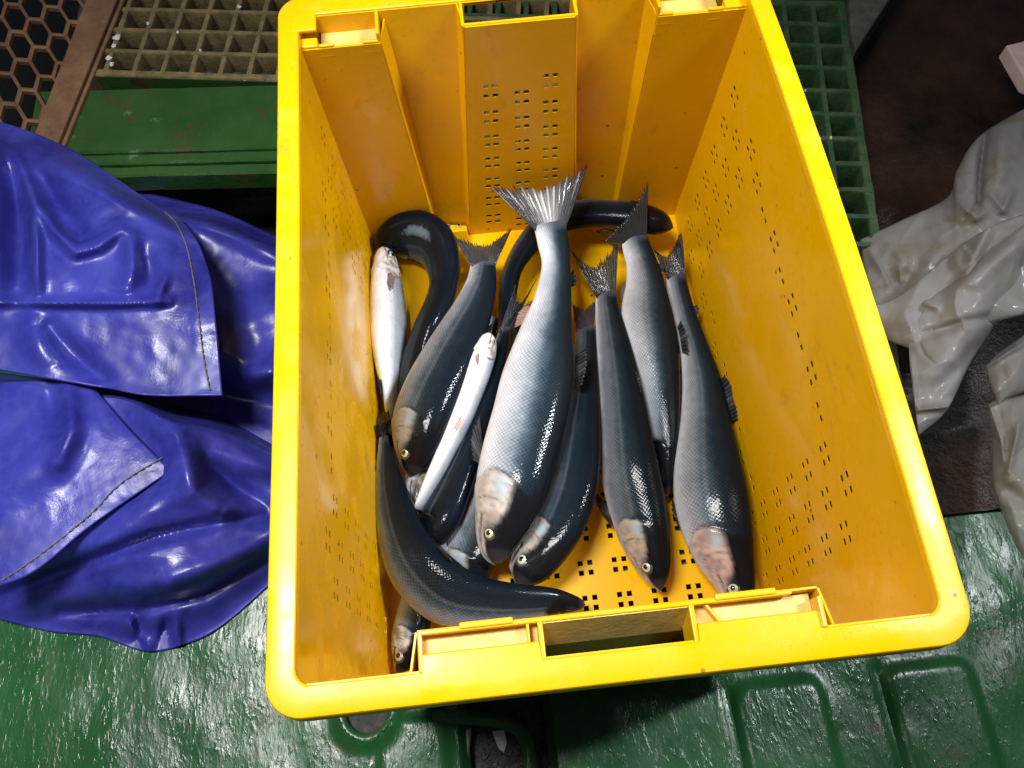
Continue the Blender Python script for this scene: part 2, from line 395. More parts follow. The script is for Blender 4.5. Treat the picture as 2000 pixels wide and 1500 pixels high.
# ---- rusty frame strip and expanded-metal mesh
rs = empty('mesh_walkway', at(120, 130, ZG)); rs.location = (0, 0, 0)
def strip(ptsA, ptsB, z0, z1, mat, name, parent):
    b = MB(); n = 12
    A0, A1 = ptsA; B0, B1 = ptsB
    q = [A0, B0, B1, A1]
    b.prism([(p.x, p.y, z0) for p in q], [(p.x, p.y, z1) for p in q])
    return b.build(name, mat, parent, smooth=False, bevel=.0015)
zr = -.004
strip((at(52, 300, zr), at(190, -60, zr)), (at(104, 300, zr), at(252, -60, zr)), zr - .012, zr, RUST, 'edge_strip', rs)
strip((at(106, 300, zr), at(254, -60, zr)), (at(114, 300, zr), at(262, -60, zr)), zr - .04, zr - .004, RUST, 'edge_lip', rs)
b = MB(); O = at(36, 85, zr); ux = (at(76, 88, zr) - O); uy = (at(46, 142, zr) - O)
for i in range(-3, 6):
    for j in range(-5, 6):
        cc = O + ux * i + uy * (j + (.5 if i % 2 else 0))
        hexo = [(-.67, 0), (-.33, -.5), (.33, -.5), (.67, 0), (.33, .5), (-.33, .5)]
        # pointed-top cells, wide in the uy direction
        outer = [cc + ux * .5 * a + uy * b2 for a, b2 in ((-1, -.33), (0, -.5), (1, -.33), (1, .33), (0, .5), (-1, .33))]
        outer = [cc + ux * a + uy * b2 for a, b2 in hexo]
        sx = [cc + ux * a * .84 + uy * b2 * .88 for a, b2 in hexo]
        jl = random.uniform(.95, 1.03)
        inner = [cc + (p - cc) * jl for p in sx]
        for k in range(6):
            p, q = outer[k], outer[(k + 1) % 6]; r_, t_ = inner[(k + 1) % 6], inner[k]
            dz = .0006 * ((i * 7 + j * 3 + k) % 5) / 5
            b.quad([(p.x, p.y, zr - .002), (q.x, q.y, zr - .002), (r_.x, r_.y, zr - .0035 + dz), (t_.x, t_.y, zr - .0035 + dz)])
            b.quad([(t_.x, t_.y, zr - .0035 + dz), (r_.x, r_.y, zr - .0035 + dz), (r_.x, r_.y, zr - .009), (t_.x, t_.y, zr - .009)])
# keep only what lies left of the strip
E0, E1 = at(60, 300, zr), at(198, -60, zr); ed = (E1 - E0).to_2d(); nn = Vector((-ed.y, ed.x)).normalized()
keep = [k for k, f in enumerate(b.f) if all((Vector(b.v[v][:2]) - E0.to_2d()).dot(nn) > -.012 for v in f)]
b.f = [b.f[k] for k in keep]; b.mi = [0] * len(b.f)
b.build('expanded_mesh', RUST, rs, smooth=False)
tag(rs, 'rusty brown walkway edge with hexagonal expanded-metal mesh at the top left', 'walkway')
b = MB(); b.box(-1.2, -.50, .44, 1.2, -.16, -.15)
tag(b.build('pit_floor', m_flat('pit_shade_black', (.004, .004, .004), .5), smooth=False), kind='structure')  # shade of the pit is put into this near-black colour

# ---- deck furniture below the crate
dr = empty('deck_drain', (HC.x, HC.y, ZD)); m_ = MB()
m_.grid([[((.0255 + .0055 * math.cos(q * math.pi / 6)) * math.cos(k * math.pi / 24), (.0255 + .0055 * math.cos(q * math.pi / 6)) * math.sin(k * math.pi / 24), .0012 + .0045 * math.sin(q * math.pi / 6)) for q in range(12)] for k in range(49)], closed=True, flip=True)
m_.build('ring', GREEN, dr)
m_ = MB(); m_.prism([(.0215 * math.cos(k * math.pi / 16), .0215 * math.sin(k * math.pi / 16), -.012) for k in range(32)], [(.0215 * math.cos(k * math.pi / 16), .0215 * math.sin(k * math.pi / 16), -.0035) for k in range(32)])
m_.build('hole_dark_disc', m_simple('hole_shade_dark', (.012, .013, .011), (.04, .038, .03), 90, (.6, .8), .6, .001, 300), dr)  # dark disc painted as the shade inside the open drain hole
tag(dr, 'round drain with a raised green ring in the deck below the crate front', 'drain')
gb = MB(); pts = [at(x, y, ZD + dz) for x, y, dz in ((850, 1398, .0), (880, 1400, .006), (920, 1402, .010), (960, 1404, .012), (990, 1409, .012), (1014, 1422, .012), (1029, 1444, .012), (1034, 1480, .012), (1035, 1530, .012), (1035, 1600, .010))]
P2 = []
for i in range(len(pts) - 1):
    for k in range(5):
        P2.append(pts[i].lerp(pts[i + 1], k / 5))
for _ in range(4): P2 = [P2[0]] + [(P2[i - 1] + P2[i] * 2 + P2[i + 1]) / 4 for i in range(1, len(P2) - 1)] + [P2[-1]]
gb.tube(P2, .0068, 16)
tag(gb.build('grab_bar', GREEN), 'green-painted bent steel bar welded over the dark deck channel', 'bar')
b = MB(); b.prism([tuple(at(x, y, -.094)) for x, y in ((962, 1428), (985, 1426), (990, 1450), (984, 1470), (974, 1462), (968, 1448))], [tuple(at(x, y, -.093)) for x, y in ((962, 1428), (985, 1426), (990, 1450), (984, 1470), (974, 1462), (968, 1448))])
tag(b.build('paint_chip', FLAKE, smooth=False), 'small white paint chip lying in the dark deck channel beneath the bent bar', 'paint chip')
b = MB(); q0 = [(884, 1424), (922, 1420), (916, 1480), (886, 1520)]
b.prism([tuple(at(x, y, -.085)) for x, y in q0][::-1], [tuple(at(x, y, -.080)) for x, y in q0][::-1])
tag(b.build('steel_bracket', m_simple('grey_green_paint', (.10, .14, .10), (.16, .20, .15)), bevel=.002), 'grey-green steel bracket plate inside the bent bar', 'bracket')

# upper right: grey panel and pink board corner
b = MB(); q0 = [(1655, -60), (1775, -60), (1672, 100), (1662, 60)]
b.prism([tuple(at(x, y, .0) - Vector((0, 0, .09))) for x, y in q0][::-1], [tuple(at(x, y, .0)) for x, y in q0][::-1])
tag(b.build('support_leg', GREY, smooth=False, bevel=.003), 'grey-brown steel support leg beside the green grating, top right', 'support leg')
b = MB(); q0 = [(1965, 88), (2040, 70), (2080, 190), (2006, 158)]
b.prism([tuple(at(x, y, .01) - Vector((0, 0, .02))) for x, y in q0][::-1], [tuple(at(x, y, .01)) for x, y in q0][::-1])
tag(b.build('foam_board', PINK, smooth=False, bevel=.002), 'corner of a pale pink board at the right edge above the plastic bag', 'board')

# ================================================================== THE CRATE
W, L, H, RW = .38949, .53095, .30556, .01657
XI, YI = W / 2 - RW, L / 2 - RW            # inner wall line at the rim
FX, FY = XI - .006, YI - .005              # floor
crate = empty('fish_crate', (0, 0, 0))
tag(crate, 'tall yellow plastic fish crate with perforated walls holding a dozen fish', 'crate')
def warp(p):
    x, y, z = p; k = max(0, min(1, z / H)) * (1 - (2 * y / L) ** 2)
    if x > 0: x += .0048 * k * min(1, x / .15)
    else: x -= .0020 * k * 0 - 0.0
    if x < 0: x += .0020 * k * min(1, -x / .15) * -1 * -1
    return (x, y, z)
def cuts(a, b, holes, step):
    """sorted cut positions from a to b with every hole edge included"""
    s = {round(a, 6), round(b, 6)}
    for h in holes:
        for e in h:
            if a < e < b: s.add(round(e, 6))
    c = sorted(s); out = [c[0]]
    for v in c[1:]:
        n = max(1, int((v - out[-1]) / step)); o = out[-1]
        out += [o + (v - o) * k / n for k in range(1, n + 1)]
    return out
def panel(b, u0, u1, v0, v1, holes, fn, step=.03, flip=False):
    """sheet with real rectangular holes; holes = [(ua, ub, va, vb)]"""
    us = cuts(u0, u1, [(h[0], h[1]) for h in holes], step); vs = cuts(v0, v1, [(h[2], h[3]) for h in holes], step)
    n = len(b.v)
    for v in vs:
        for u in us: b.v.append(tuple(fn(u, v)))
    m = len(us)
    from bisect import bisect
    hs = [((bisect(us, h[0] + 1e-5) - 1), (bisect(us, h[1] - 1e-5) - 1), (bisect(vs, h[2] + 1e-5) - 1), (bisect(vs, h[3] - 1e-5) - 1)) for h in holes]
    gone = set()
    for (ia, ib, ja, jb) in hs:
        for i in range(ia, ib + 1):
            for j in range(ja, jb + 1): gone.add((i, j))
    for j in range(len(vs) - 1):
        for i in range(m - 1):
            if (i, j) in gone: continue
            f = (n + j * m + i, n + j * m + i + 1, n + (j + 1) * m + i + 1, n + (j + 1) * m + i)
            b.f.append(f[::-1] if flip else f); b.mi.append(0)
TH = .0028
# floor with groups of four square holes
holes = []
for i in range(-6, 7):
    for j in range(-7, 9):
        cx = .0146 + .0325 * i; cy = -.1448 + .0325 * j + (.0)
        if abs(cx) > FX - .012 or abs(cy) > FY - .012: continue
        for sx in (-1, 1):
            for sy in (-1, 1):
                hx, hy = cx + sx * .0046, cy + sy * .0046
                holes.append((hx - .0024, hx + .0024, hy - .0024, hy + .0024))
b = MB(); panel(b, -FX - .002, FX + .002, -FY - .002, FY + .002, holes, lambda u, v: (u, v, 0), .05)
b.build('crate_floor', YEL, crate, smooth=False, solid=TH, off=-1)
# side walls
def side_holes():
    hs = []
    for k in range(14):
        y = -.180 + .029 * k
        full = k <= 2 or k >= 11
        if full:
            z0 = .209 if k % 2 == 0 else .193
            lv = [z0 - .037 * q for q in range(6)]
            if k % 2: lv = [.230] + lv
            if k == 2 or k == 11: lv = lv[:]
            four = True
        else:
            lv = [.223 if k % 2 == 0 else .214, .030 if k % 2 == 0 else .042]
        for z in lv:
            if z < .012: continue
            two = (not full) and k % 2
            for sy in (-1, 1):
                for sz in ((1,) if two else (-1, 1)):
                    yy = y + sy * .0053; zz = z + sz * .0046
                    hs.append((yy - .0022, yy + .0022, zz - .0019, zz + .0019))
    return hs
SH = side_holes()
for sgn in (-1, 1):
    b = MB()
    def fn(u, v, sgn=sgn): return (sgn * (FX + (XI - FX) * v / H), u, v)
    panel(b, -YI - .001, YI + .001, 0, H - .002, SH, fn, .04, flip=(sgn > 0))
    o = b.build('side_wall', YELWET, crate, smooth=False, solid=.0004, off=-1, warp=warp)
for sgn in (-1, 1):
    b = MB()
    xo = lambda z: sgn * (FX + (XI - FX) * z / H + .0065)
    b.grid([[(xo(.015) - sgn * .005, y, .015), (xo(.018), y, .018), (xo(.272), y, .272), (xo(.276) - sgn * .005, y, .276)] for y in [-YI + .004 + (2 * YI - .008) * k / 24 for k in range(25)]])
    b.build('added_hole_backing', YEL, crate, warp=warp)  # unseen panel added outside the wall so its holes read dark
# end walls: recessed sheet plus ribs standing proud into the crate (nesting profile)
YB = .2545                                   # the back rim stands a little deeper
def yrec(s, z): return s * (FY + .004 + ((YB if s > 0 else YI) - FY - .004) * z / H)
def yrib(s, z): return s * (FY + (YI - .0215 - FY) * z / H)
def rib(b, s, xa0, xa1, xb0, xb1, ztop, holes=()):
    """rib face between x = xa (top xa1) and xb, with its two cheeks"""
    def fx(u, v): t = v / H; return (xa0 + (xa1 - xa0) * t) * (1 - u) + (xb0 + (xb1 - xb0) * t) * u
    panel(b, 0, 1, 0, ztop, list(holes), lambda u, v: (fx(u, v), yrib(s, v), v), .1 if not holes else .5, flip=(s > 0))
    for u, fl in ((0, s < 0), (1, s > 0)):
        panel(b, 0, 1, 0, ztop, [], lambda q, v, u=u: (fx(u, v) + (0.004 * (1 - 2 * u)) * (-(q)), yrib(s, v) + (yrec(s, v) - yrib(s, v)) * q, v), .25, flip=fl)
rimb = MB()
def rounded(off, rad, n=8, bow=True):
    hx, hy = W / 2 - off, L / 2 - off; out = []
    for (cx, cy, a0) in ((hx - rad, -hy + rad, -90), (hx - rad, hy - rad, 0), (-hx + rad, hy - rad, 90), (-hx + rad, -hy + rad, 180)):
        for k in range(n + 1):
            a = R(a0 + 90 * k / n); out.append((cx + rad * math.cos(a), cy + rad * math.sin(a)))
        # straight run
        nx = {-90: (hx, -hy + rad, hx, hy - rad), 0: (hx - rad, hy, -hx + rad, hy), 90: (-hx, hy - rad, -hx, -hy + rad), 180: (-hx + rad, -hy, hx - rad, -hy)}[a0]
        if a0 == 180:
            for x in sorted([-.14, -.125, -.06, -.09, 0, .02, -.02, .075, .13, .15] + [q + e for q in (-.1084, -.0436, .0436, .1115) for e in (-.0003, .0003)]): out.append((x, nx[1]))
            continue
        for k in range(1, 16):
            out.append((nx[0] + (nx[2] - nx[0]) * k / 16, nx[1] + (nx[3] - nx[1]) * k / 16))
    return out
prof = [(RW + .0006, .010, -.005), (RW + .0004, .010, -.004), (RW + .0001, .010, -.0008), (RW - .0006, .0105, -.0001), (RW - .0016, .011, 0.0), (.010, .016, -.0001), (.0022, .020, -.0003), (.0009, .0205, -.0008), (.0002, .021, -.0020), (0, .021, -.004), (-.0006, .0215, -.014), (.0016, .0195, -.0142), (.0022, .019, -.005), (.006, .016, -.0034), (RW - .003, .012, -.0034), (RW - .001, .011, -.005)]
def rim_y(x, y, o):
    if y > 0: return y + .0115 - .006 * min(1, o / RW)
    if o > RW - .0018 and y < -.24 and (-.1084 < x < -.0436 or .0436 < x < .1115): return y + .0095   # the flange widens to the pockets
    return y
rows = [[(x, rim_y(x, y, o), H + dz) for x, y in rounded(o, r)] for o, r, dz in prof]
rows.append(rows[0])
rimb.grid(rows, closed=True, flip=True)
rimb.build('crate_rim', YELW, crate, warp=warp)
# back end wall
ph = []
for (cx, off) in ((-.0322, 0), (-.0020, -.0115), (.0255, .0060)):
    for g in range(7):
        for q in range(2):
            z = .236 + off - .0335 * g - .0122 * q
            if z < .01: continue
            for sx in (-1, 1):
                xx = cx + sx * .0044
                # convert x to the rib's own u coordinate at that height
                t = z / H; xa = -.062 + (.0148) * t; xb = .056 - .0160 * t
                u = (xx - xa) / (xb - xa)
                ph.append((cx, sx, u - .014, u + .014, z - .0022, z + .0022))
# u edges must be shared down a column: use the column's mean u
from collections import defaultdict
cm = defaultdict(list)
for h in ph: cm[(h[0], h[1])].append((h[2] + h[3]) / 2)
hol = [(sum(cm[(h[0], h[1])]) / len(cm[(h[0], h[1])]) - .025, sum(cm[(h[0], h[1])]) / len(cm[(h[0], h[1])]) + .025, h[4], h[5]) for h in ph]
def end_wall(s):
    b = MB()
    if s > 0:
        panel(b, -XI - .001, XI + .001, 0, H - .002, [(-.0462, .0402, .004, H - .0021)], lambda u, v: (u, yrec(s, v), v), .04, flip=True)
        rib(b, s, -FX - .0005, -XI - .0015, -.1000, -.1163, H - .010)
        rib(b, s, -.062, -.0472, .056, .0400, H - .002, hol)
        rib(b, s, .1030, .1072, FX + .0005, XI + .0045, H - .010)
    else:
        panel(b, -XI - .001, XI + .001, 0, H - .002, [(-.0404, .0404, .004, H - .0021)], lambda u, v: (u, yrec(s, v), v), .04)
        rib(b, s, -.118, -.1107, .120, .1135, H - .002)
    return b.build('end_wall', YEL, crate, smooth=False, solid=.0012, off=-1, warp=warp)
end_wall(1); end_wall(-1)
# stacking pockets, lips and the hand-hold slots on the rim
SCUFF = m_simple('scuffed_pale_plastic', (.62, .42, .10), (.80, .56, .16), 60, (.45, .65), .3, .001, 300)
yi = YI; yl = abs(yrib(1, H))
# front block: lip, two pockets and the hand-hold slot between them
s = -1
b = MB()
b.box(-.1107, .0990, -yl - .0020, -yl + .0008, H - .007, H - .0005)
b.box(-.1108, -.1082, -.2490, -yl + .0008, H - .030, H - .0008)                   # cheeks
b.box(.1110, .1136, -.2490, -yl - .0045, H - .030, H + .0022)
b.box(-.0438, -.0408, -.2496, -yl - .0004, H - .030, H - .0008)                   # slot cheeks
b.box(.0408, .0438, -.2496, -yl - .0004, H - .030, H - .0008)
b.box(-.0502, -.0484, -.2396, -yl - .001, H - .0104, H - .0014)                   # small gussets
b.prism([(.0560, -.2398, H - .0104), (.0582, -.2398, H - .0104), (.0520, -.2290, H - .0104), (.0498, -.2290, H - .0104)], [(.0560, -.2398, H - .0012), (.0582, -.2398, H - .0012), (.0520, -.2290, H - .0034), (.0498, -.2290, H - .0034)])
b.box(-.0870, -.0570, -yl - .0010, -yl + .0026, H - .0035, H + .0008)            # latch tabs on the lip
b.box(.0560, .0900, -yl - .0010, -yl + .0026, H - .0035, H + .0008)
b.build('hand_grip', YELW, crate, smooth=False, bevel=.0010, warp=warp)
for xa, xb in ((-.1082, -.0440), (.0440, .1108)):
    b = MB(); b.box(xa, xb, -.2398, -yl - .0012, H - .0120, H - .0104)
    b.build('pocket_floor', SCUFF, crate, smooth=False, warp=warp)
b = MB()
b.prism([(-.0406, -.2385, H - .034), (.0406, -.2385, H - .034), (.0406, -.2365, H - .034), (-.0406, -.2365, H - .034)], [(-.0406, -yl - .0026, H - .002), (.0406, -yl - .0026, H - .002), (.0406, -yl - .0008, H - .002), (-.0406, -yl - .0008, H - .002)])
b.build('slot_skirt', SCUFF, crate, smooth=False, warp=warp)
# back: corner pockets and the open slot
s = 1
for (xa, xb) in ((-.1640, -.1163), (.1072, .1600)):
    b = MB(); zl = H - .0075
    b.box(xa, xb, yl - .0001, yl + .0024, zl - .012, zl - .0016)
    b.box(xa, xa + .012, yl - .0003, yl + .0026, zl - .012, zl)
    b.box(xb - .013, xb, yl - .0003, yl + .0026, zl - .012, zl)
    e = xb if xa < 0 else xa
    b.box(e - .0014, e + .0014, yl + .0002, YB, H - .0300, H - .0006)
    g = xa if xa < 0 else xb
    o_ = -XI - .006 if xa < 0 else XI + .006
    b.box(min(g, o_), max(g, o_), .2370, YB + .004, H - .0030, H + .0001)
    b.box(min(g, o_) + .001, max(g, o_) - .001, yl + .0002, .2372, zl - .012, zl)
    b.build('stacking_pocket', YELW, crate, smooth=False, bevel=.0010, warp=warp)
    b = MB(); b.box(xa, xb, yl + .0025, YB, H - .0200, H - .0185)
    b.build('pocket_floor', SCUFF, crate, smooth=False, warp=warp)
b = MB()
b.box(-.0500, .0428, yl + .0002, yl + .0028, H - .008, H - .0008)
b.box(-.0502, -.0474, yl + .0014, YB, H - .030, H - .0006)
b.box(.0402, .0430, yl + .0014, YB, H - .030, H - .0006)
b.build('hand_grip', YELW, crate, smooth=False, bevel=.0010, warp=warp)
# broken ledge in the left recess of the back wall
b = MB(); b.prism([(-.0975, .2270, .0), (-.0645, .2270, .0), (-.0645, .2440, .0), (-.0975, .2440, .0)], [(-.0965, .2330, .0235), (-.0655, .2330, .0235), (-.0655, .2440, .0175), (-.0965, .2440, .0245)])
o = b.build('cracked_ledge', YELW, crate, smooth=False, bevel=.0008); o['label'] = 'cracked dirty ledge at the foot of the back wall'
flb = MB()
for k in range(9):
    x = -.096 + .032 * random.random(); 
    q = [(x + random.uniform(-.003, .003), .2405 + random.uniform(-.0015, .002), .0252) for _ in range(3)]
    x2 = x; r1 = random.uniform(.0012, .0026)
    ring = [(x2 + r1 * math.cos(a * 1.05) * random.uniform(.6, 1.2), .2400 + r1 * math.sin(a * 1.05) * random.uniform(.6, 1.2), .0246) for a in range(6)]
    flb.prism(ring, [(p[0], p[1], .0260) for p in ring])
flb.build('dirt', m_simple('ledge_dirt', (.08, .06, .04), (.5, .5, .45), 400), o, smooth=False)

# ================================================================== THE FISH
def catmull(P, ts):
    """P: list of lists of floats; resample by cumulative 3-D length of first three"""
    n = len(P)
    def g(i): return P[max(0, min(n - 1, i))]
    out = []
    d = [0]
    for i in range(1, n): d.append(d[-1] + math.dist(P[i][:3], P[i - 1][:3]))
    for t in ts:
        s = t * d[-1]; i = 0
        while i < n - 2 and d[i + 1] < s: i += 1
        u = (s - d[i]) / max(1e-9, d[i + 1] - d[i])
        a, b_, c, e = g(i - 1), g(i), g(i + 1), g(i + 2)
        if i == 0: a = [2 * x - y for x, y in zip(b_, c)]
        if i == n - 2: e = [2 * x - y for x, y in zip(c, b_)]
        out.append([.5 * (2 * q + (r - p) * u + (2 * p - 5 * q + 4 * r - w_) * u * u + (3 * q - p - 3 * r + w_) * u ** 3) for p, q, r, w_ in zip(a, b_, c, e)])
    return out, d[-1]
def lerp3(a, b, t): return tuple(x + (y - x) * t for x, y in zip(a, b))
def stops(t, st):
    for (p0, c0), (p1, c1) in zip(st, st[1:]):
        if t <= p1: return lerp3(c0, c1, max(0, (t - p0) / (p1 - p0)))
    return st[-1][1]
SKIN = [(0, (.0015, .004, .009)), (.28, (.0035, .0075, .012)), (.42, (.009, .017, .025)), (.49, (.030, .047, .064)), (.55, (.09, .12, .15)), (.61, (.22, .25, .29)), (.70, (.34, .36, .41)), (.84, (.52, .53, .58)), (1, (.72, .72, .76))]
FINCOL = (.010, .013, .018)

def fish(label, pairs, zs, dside, roll, tail=None, head=.205, headcol=(.46, .44, .42), paleshift=0.0, tailcol=FINCOL, fins=(), eyes=True, thick=.58, patch=None, flank=1.0, slim=.945, blood=.4, white=1.0, rolladd=6, group='fresh fish piled in the yellow crate', headtop=.43):
    root = empty('fish', tuple(at(*[(pairs[len(pairs) // 2][0] + pairs[len(pairs) // 2][2]) / 2, (pairs[len(pairs) // 2][1] + pairs[len(pairs) // 2][3]) / 2], zs[len(zs) // 2])))
    org = root.location.copy()
    tag(root, label, 'fish', group)
    P = []
    nst = len(pairs)
    rl = roll if isinstance(roll, (list, tuple)) else [roll] * nst
    zz = zs if len(zs) == nst else [zs[0] + (zs[-1] - zs[0]) * i / (nst - 1) for i in range(nst)]
    for (lx, ly, rx, ry), z, ro in zip(pairs, zz, rl):
        A = at(lx, ly, z); B = at(rx, ry, z); c = (A + B) / 2
        P.append([c.x, c.y, c.z, (B - A).length / 2 * slim, ro])
    NS, NR = 190, 64
    ts = [(i / NS) for i in range(NS + 1)]
    ts = [t if t > .06 else t for t in ts]
    C, length = catmull(P, ts)
    b = MB(); col = []; scaly = []; silver = []; hd = []
    frames = []
    for i, (x, y, z, hw, ro) in enumerate(C):
        t = ts[i]
        q0, q1 = C[max(0, i - 1)], C[min(NS, i + 1)]
        T = Vector((q1[0] - q0[0], q1[1] - q0[1], q1[2] - q0[2])).normalized()
        # image-right side of the fish = from L to R
        j = min(nst - 1, max(0, round(t * (nst - 1))))
        h = T.cross(Vector((0, 0, 1))).normalized()
        if i == 0:
            lx, ly, rx, ry = pairs[nst // 2]; j2 = at(rx, ry, 0) - at(lx, ly, 0)
            mid = NS // 2; Tm = Vector((C[mid + 1][0] - C[mid - 1][0], C[mid + 1][1] - C[mid - 1][1], 0))
            sg = 1 if Tm.cross(Vector((0, 0, 1))).dot(j2) > 0 else -1
        h = h * sg; up = h.cross(T); up = up if up.z > 0 else -up
        r_ = R(ro + rolladd); D = h * dside * math.cos(r_) + up * math.sin(r_); Sd = up * math.cos(r_) - h * dside * math.sin(r_)
        k = stops(t, [(0, (.80,)), (.08, (.66,)), (.2, (.60,)), (.5, (thick,)), (.8, (.46,)), (.95, (.30,)), (1, (.12,))])[0]
        hw = max(hw, .0008)
        a = hw / math.sqrt(math.cos(r_) ** 2 + (k * math.sin(r_)) ** 2); bb = a * k
        if t < .035:
            f = math.sqrt(max(0.0, 1 - (1 - t / .035) ** 2)) if t > 0 else 0.03
            f = max(f, .03); a *= .35 + .65 * f if t > 0 else .03; bb *= f
        frames.append((Vector((x, y, z)), T, D, Sd, a, bb))
        ring = []
        for m in range(NR):
            th = 2 * math.pi * m / NR
            tt = min(th, 2 * math.pi - th) / math.pi          # 0 back .. 1 belly
            ct, st_ = math.cos(th), math.sin(th)
            # slightly keeled back and belly
            A = a * (abs(ct) ** .96) * (1 if ct > 0 else -1); B = bb * (abs(st_) ** .92) * (1 if st_ > 0 else -1)
            # gill cover: its hind edge bows back on the flank
            ge = head * (.83 + .20 * math.exp(-((tt - .60) / .24) ** 2))
            e = t - ge
            infl = 0.0
            if tt > .2:
                infl = .0009 * sstep(-.05, -.004, e) * (1 - sstep(-.002, .003, e)) - .0010 * math.exp(-((e - .004) / .004) ** 2)
                infl *= sstep(.32, .46, tt) * (1 - sstep(.86, .98, tt))
            # cheek plate edge and mouth cleft
            e2 = t - head * (.62 + .1 * math.sin(tt * 6))
            if tt > .35: infl -= .0005 * math.exp(-(e2 / .003) ** 2)
            mo = tt - (.75 - .07 * (t / (head * .55)))
            if t < head * .55: infl -= .0016 * math.exp(-(mo / .022) ** 2) * sstep(0, .01, t)
            # jaw bone
            if t < head * .6: infl += .0006 * math.exp(-((mo - .07) / .03) ** 2)
            nv = (D * A * 1.0 + Sd * B)
            nvn = nv.normalized() if nv.length > 1e-6 else up
            p = Vector((x, y, z)) + nv + nvn * infl
            ring.append(p - org)
            # ---- the skin's own pattern
            nz = noise.noise(Vector((t * 14, tt * 5, org.x * 60))) * .022 + noise.noise(Vector((t * 60, tt * 16, org.y * 50))) * .025
            tq = tt + paleshift + nz
            cbody = stops(max(0, min(1, tq)), SKIN)
            # lateral line
            if abs(tt - .5) < .010 and t > head * 1.05: cbody = lerp3(cbody, (.30, .31, .32), .14)
            fm = math.exp(-((tq - .66) / .15) ** 2); cbody = tuple(v * (1 - (1 - flank) * fm) for v in cbody)
            if patch:
                pe = ((t - patch[0]) / patch[2]) ** 2 + ((tt - patch[1]) / patch[3]) ** 2 + nz * 9 + .5 * noise.noise(Vector((t * 70, tt * 9, 1)))
                if pe < 1.15: cbody = lerp3(cbody, (.13, .19, .25), .75 * (1 - .45 * sstep(.25, .8, pe)) * (1 - sstep(.95, 1.15, pe)))
            # head
            hn = noise.noise(Vector((t * 90, tt * 18, org.x * 90))); hn2 = noise.noise(Vector((t * 36, tt * 9, 3 + org.y * 90)))
            top = (.0045, .006, .009)
            hc = lerp3(headcol, (.33, .31, .29), max(0, min(1, .45 + hn2 * 2.2)))
            lowc = lerp3(hc, (.50, .48, .47), max(0, min(1, (tt - .72) * 3 + hn2)))
            lowc = lerp3(lowc, (.20, .19, .17), max(0, min(.75, hn * 1.3)))
            lowc = lerp3(lowc, (.38, .17, .15), max(0, min(.45 * blood, hn2 * 1.4 - .12 + .25 * (blood - .4))))
            th_ = t / head
            bnd = headtop + .20 * (1 - sstep(.12, .80, th_)) + .012 * hn + .02 * math.sin(th_ * 9)
            chead = lerp3(top, lowc, sstep(bnd - .030, bnd + .045, tt - paleshift * -.6))
            if t < head * .2: chead = lerp3(chead, (.11, .10, .10), .5 * (1 - t / (head * .2)))
            # preopercle and jaw lines on the cheek
            for (fa, fb, fs) in ((.66, .10, .7), (.52, -.12, .45)):
                e3 = t - head * (fa + fb * math.cos((tt - .6) * 7))
                chead = lerp3(chead, (.06, .05, .05), fs * math.exp(-(e3 / .0022) ** 2) * sstep(bnd, bnd + .05, tt) * (1 - sstep(.82, .92, tt)))
            e4 = tt - (.70 - .05 * (t / (head * .5)))
            if t < head * .5: chead = lerp3(chead, (.50, .47, .45), .6 * math.exp(-(e4 / .022) ** 2))
            # dark skin round the eye
            chead = lerp3(chead, (.02, .024, .028), .9 * math.exp(-(((th_ - .37) / .12) ** 2 + ((tt - .53) / .075) ** 2) ** 1.5))
            # pearly gill cover patch
            gp = math.exp(-((t - head * .88) / .018) ** 2 - ((tt - (bnd + .07)) / .05) ** 2)
            chead = lerp3(chead, (.34, .46, .55), min(.8, gp * 1.0))
            hm = 1 - sstep(-.004, .004, e + .004 * hn)
            if tt < .2: hm = 1 - sstep(-.004, .010, t - head * (.92 - .4 * (0.2 - tt)) + .003 * hn)
            if tt > .70: hm_c = hm * (1 - .75 * sstep(.70, .86, tt))       # the throat keeps the belly's white
            else: hm_c = hm
            cc = lerp3(cbody, chead, hm_c)
            # dark slit behind the gill cover
            if tt > .25: cc = lerp3(cc, (.012, .012, .014), .80 * sstep(.38, .50, tt) * (1 - sstep(.62, .78, tt)) * math.exp(-((e - .0035) / .0028) ** 2))
            if t < head * .55: cc = lerp3(cc, (.03, .022, .022), .85 * math.exp(-(mo / .018) ** 2))
            if t > .965: cc = lerp3(cc, (.10, .11, .15), (t - .965) / .035 * .6)
            cc = tuple(max(0, v * (white if tt > .6 else 1)) for v in cc)
            col.append((*cc, 1)); scaly.append((1 - hm) * (1 - .55 * sstep(.62, .85, tt)) * sstep(0, .02, 1 - t))
            silver.append(sstep(.36, .50, tt) * (1 - .55 * sstep(.62, .80, tt)) * (1 - .5 * hm) + gp * .8 * hm)
            b.uv[len(b.uv)] = (t * length / .0019, th / (2 * math.pi) * 96)
        b.v += [tuple(p) for p in ring]
    n = NR
    for i in range(NS):
        for m in range(NR):
            q = (i * n + m, i * n + (m + 1) % n, (i + 1) * n + (m + 1) % n, (i + 1) * n + m)
            b.f.append(q); b.mi.append(0)
    b.f.append(tuple(range(n))); b.f.append(tuple(range(NS * n, NS * n + n))[::-1]); b.mi += [0, 0]
    b.at = {'skin': col, 'scaly': scaly, 'silver': silver}
    # seam of the uv ring
    body = b.build('body', FISH, root)
    ul = body.data.uv_layers[0].data
    for p in body.data.polygons[:NS * NR]:
        us = [ul[li].uv[1] for li in p.loop_indices]
        if max(us) - min(us) > 20:
            for li in p.loop_indices:
                if ul[li].uv[1] < 10: ul[li].uv[1] += 96
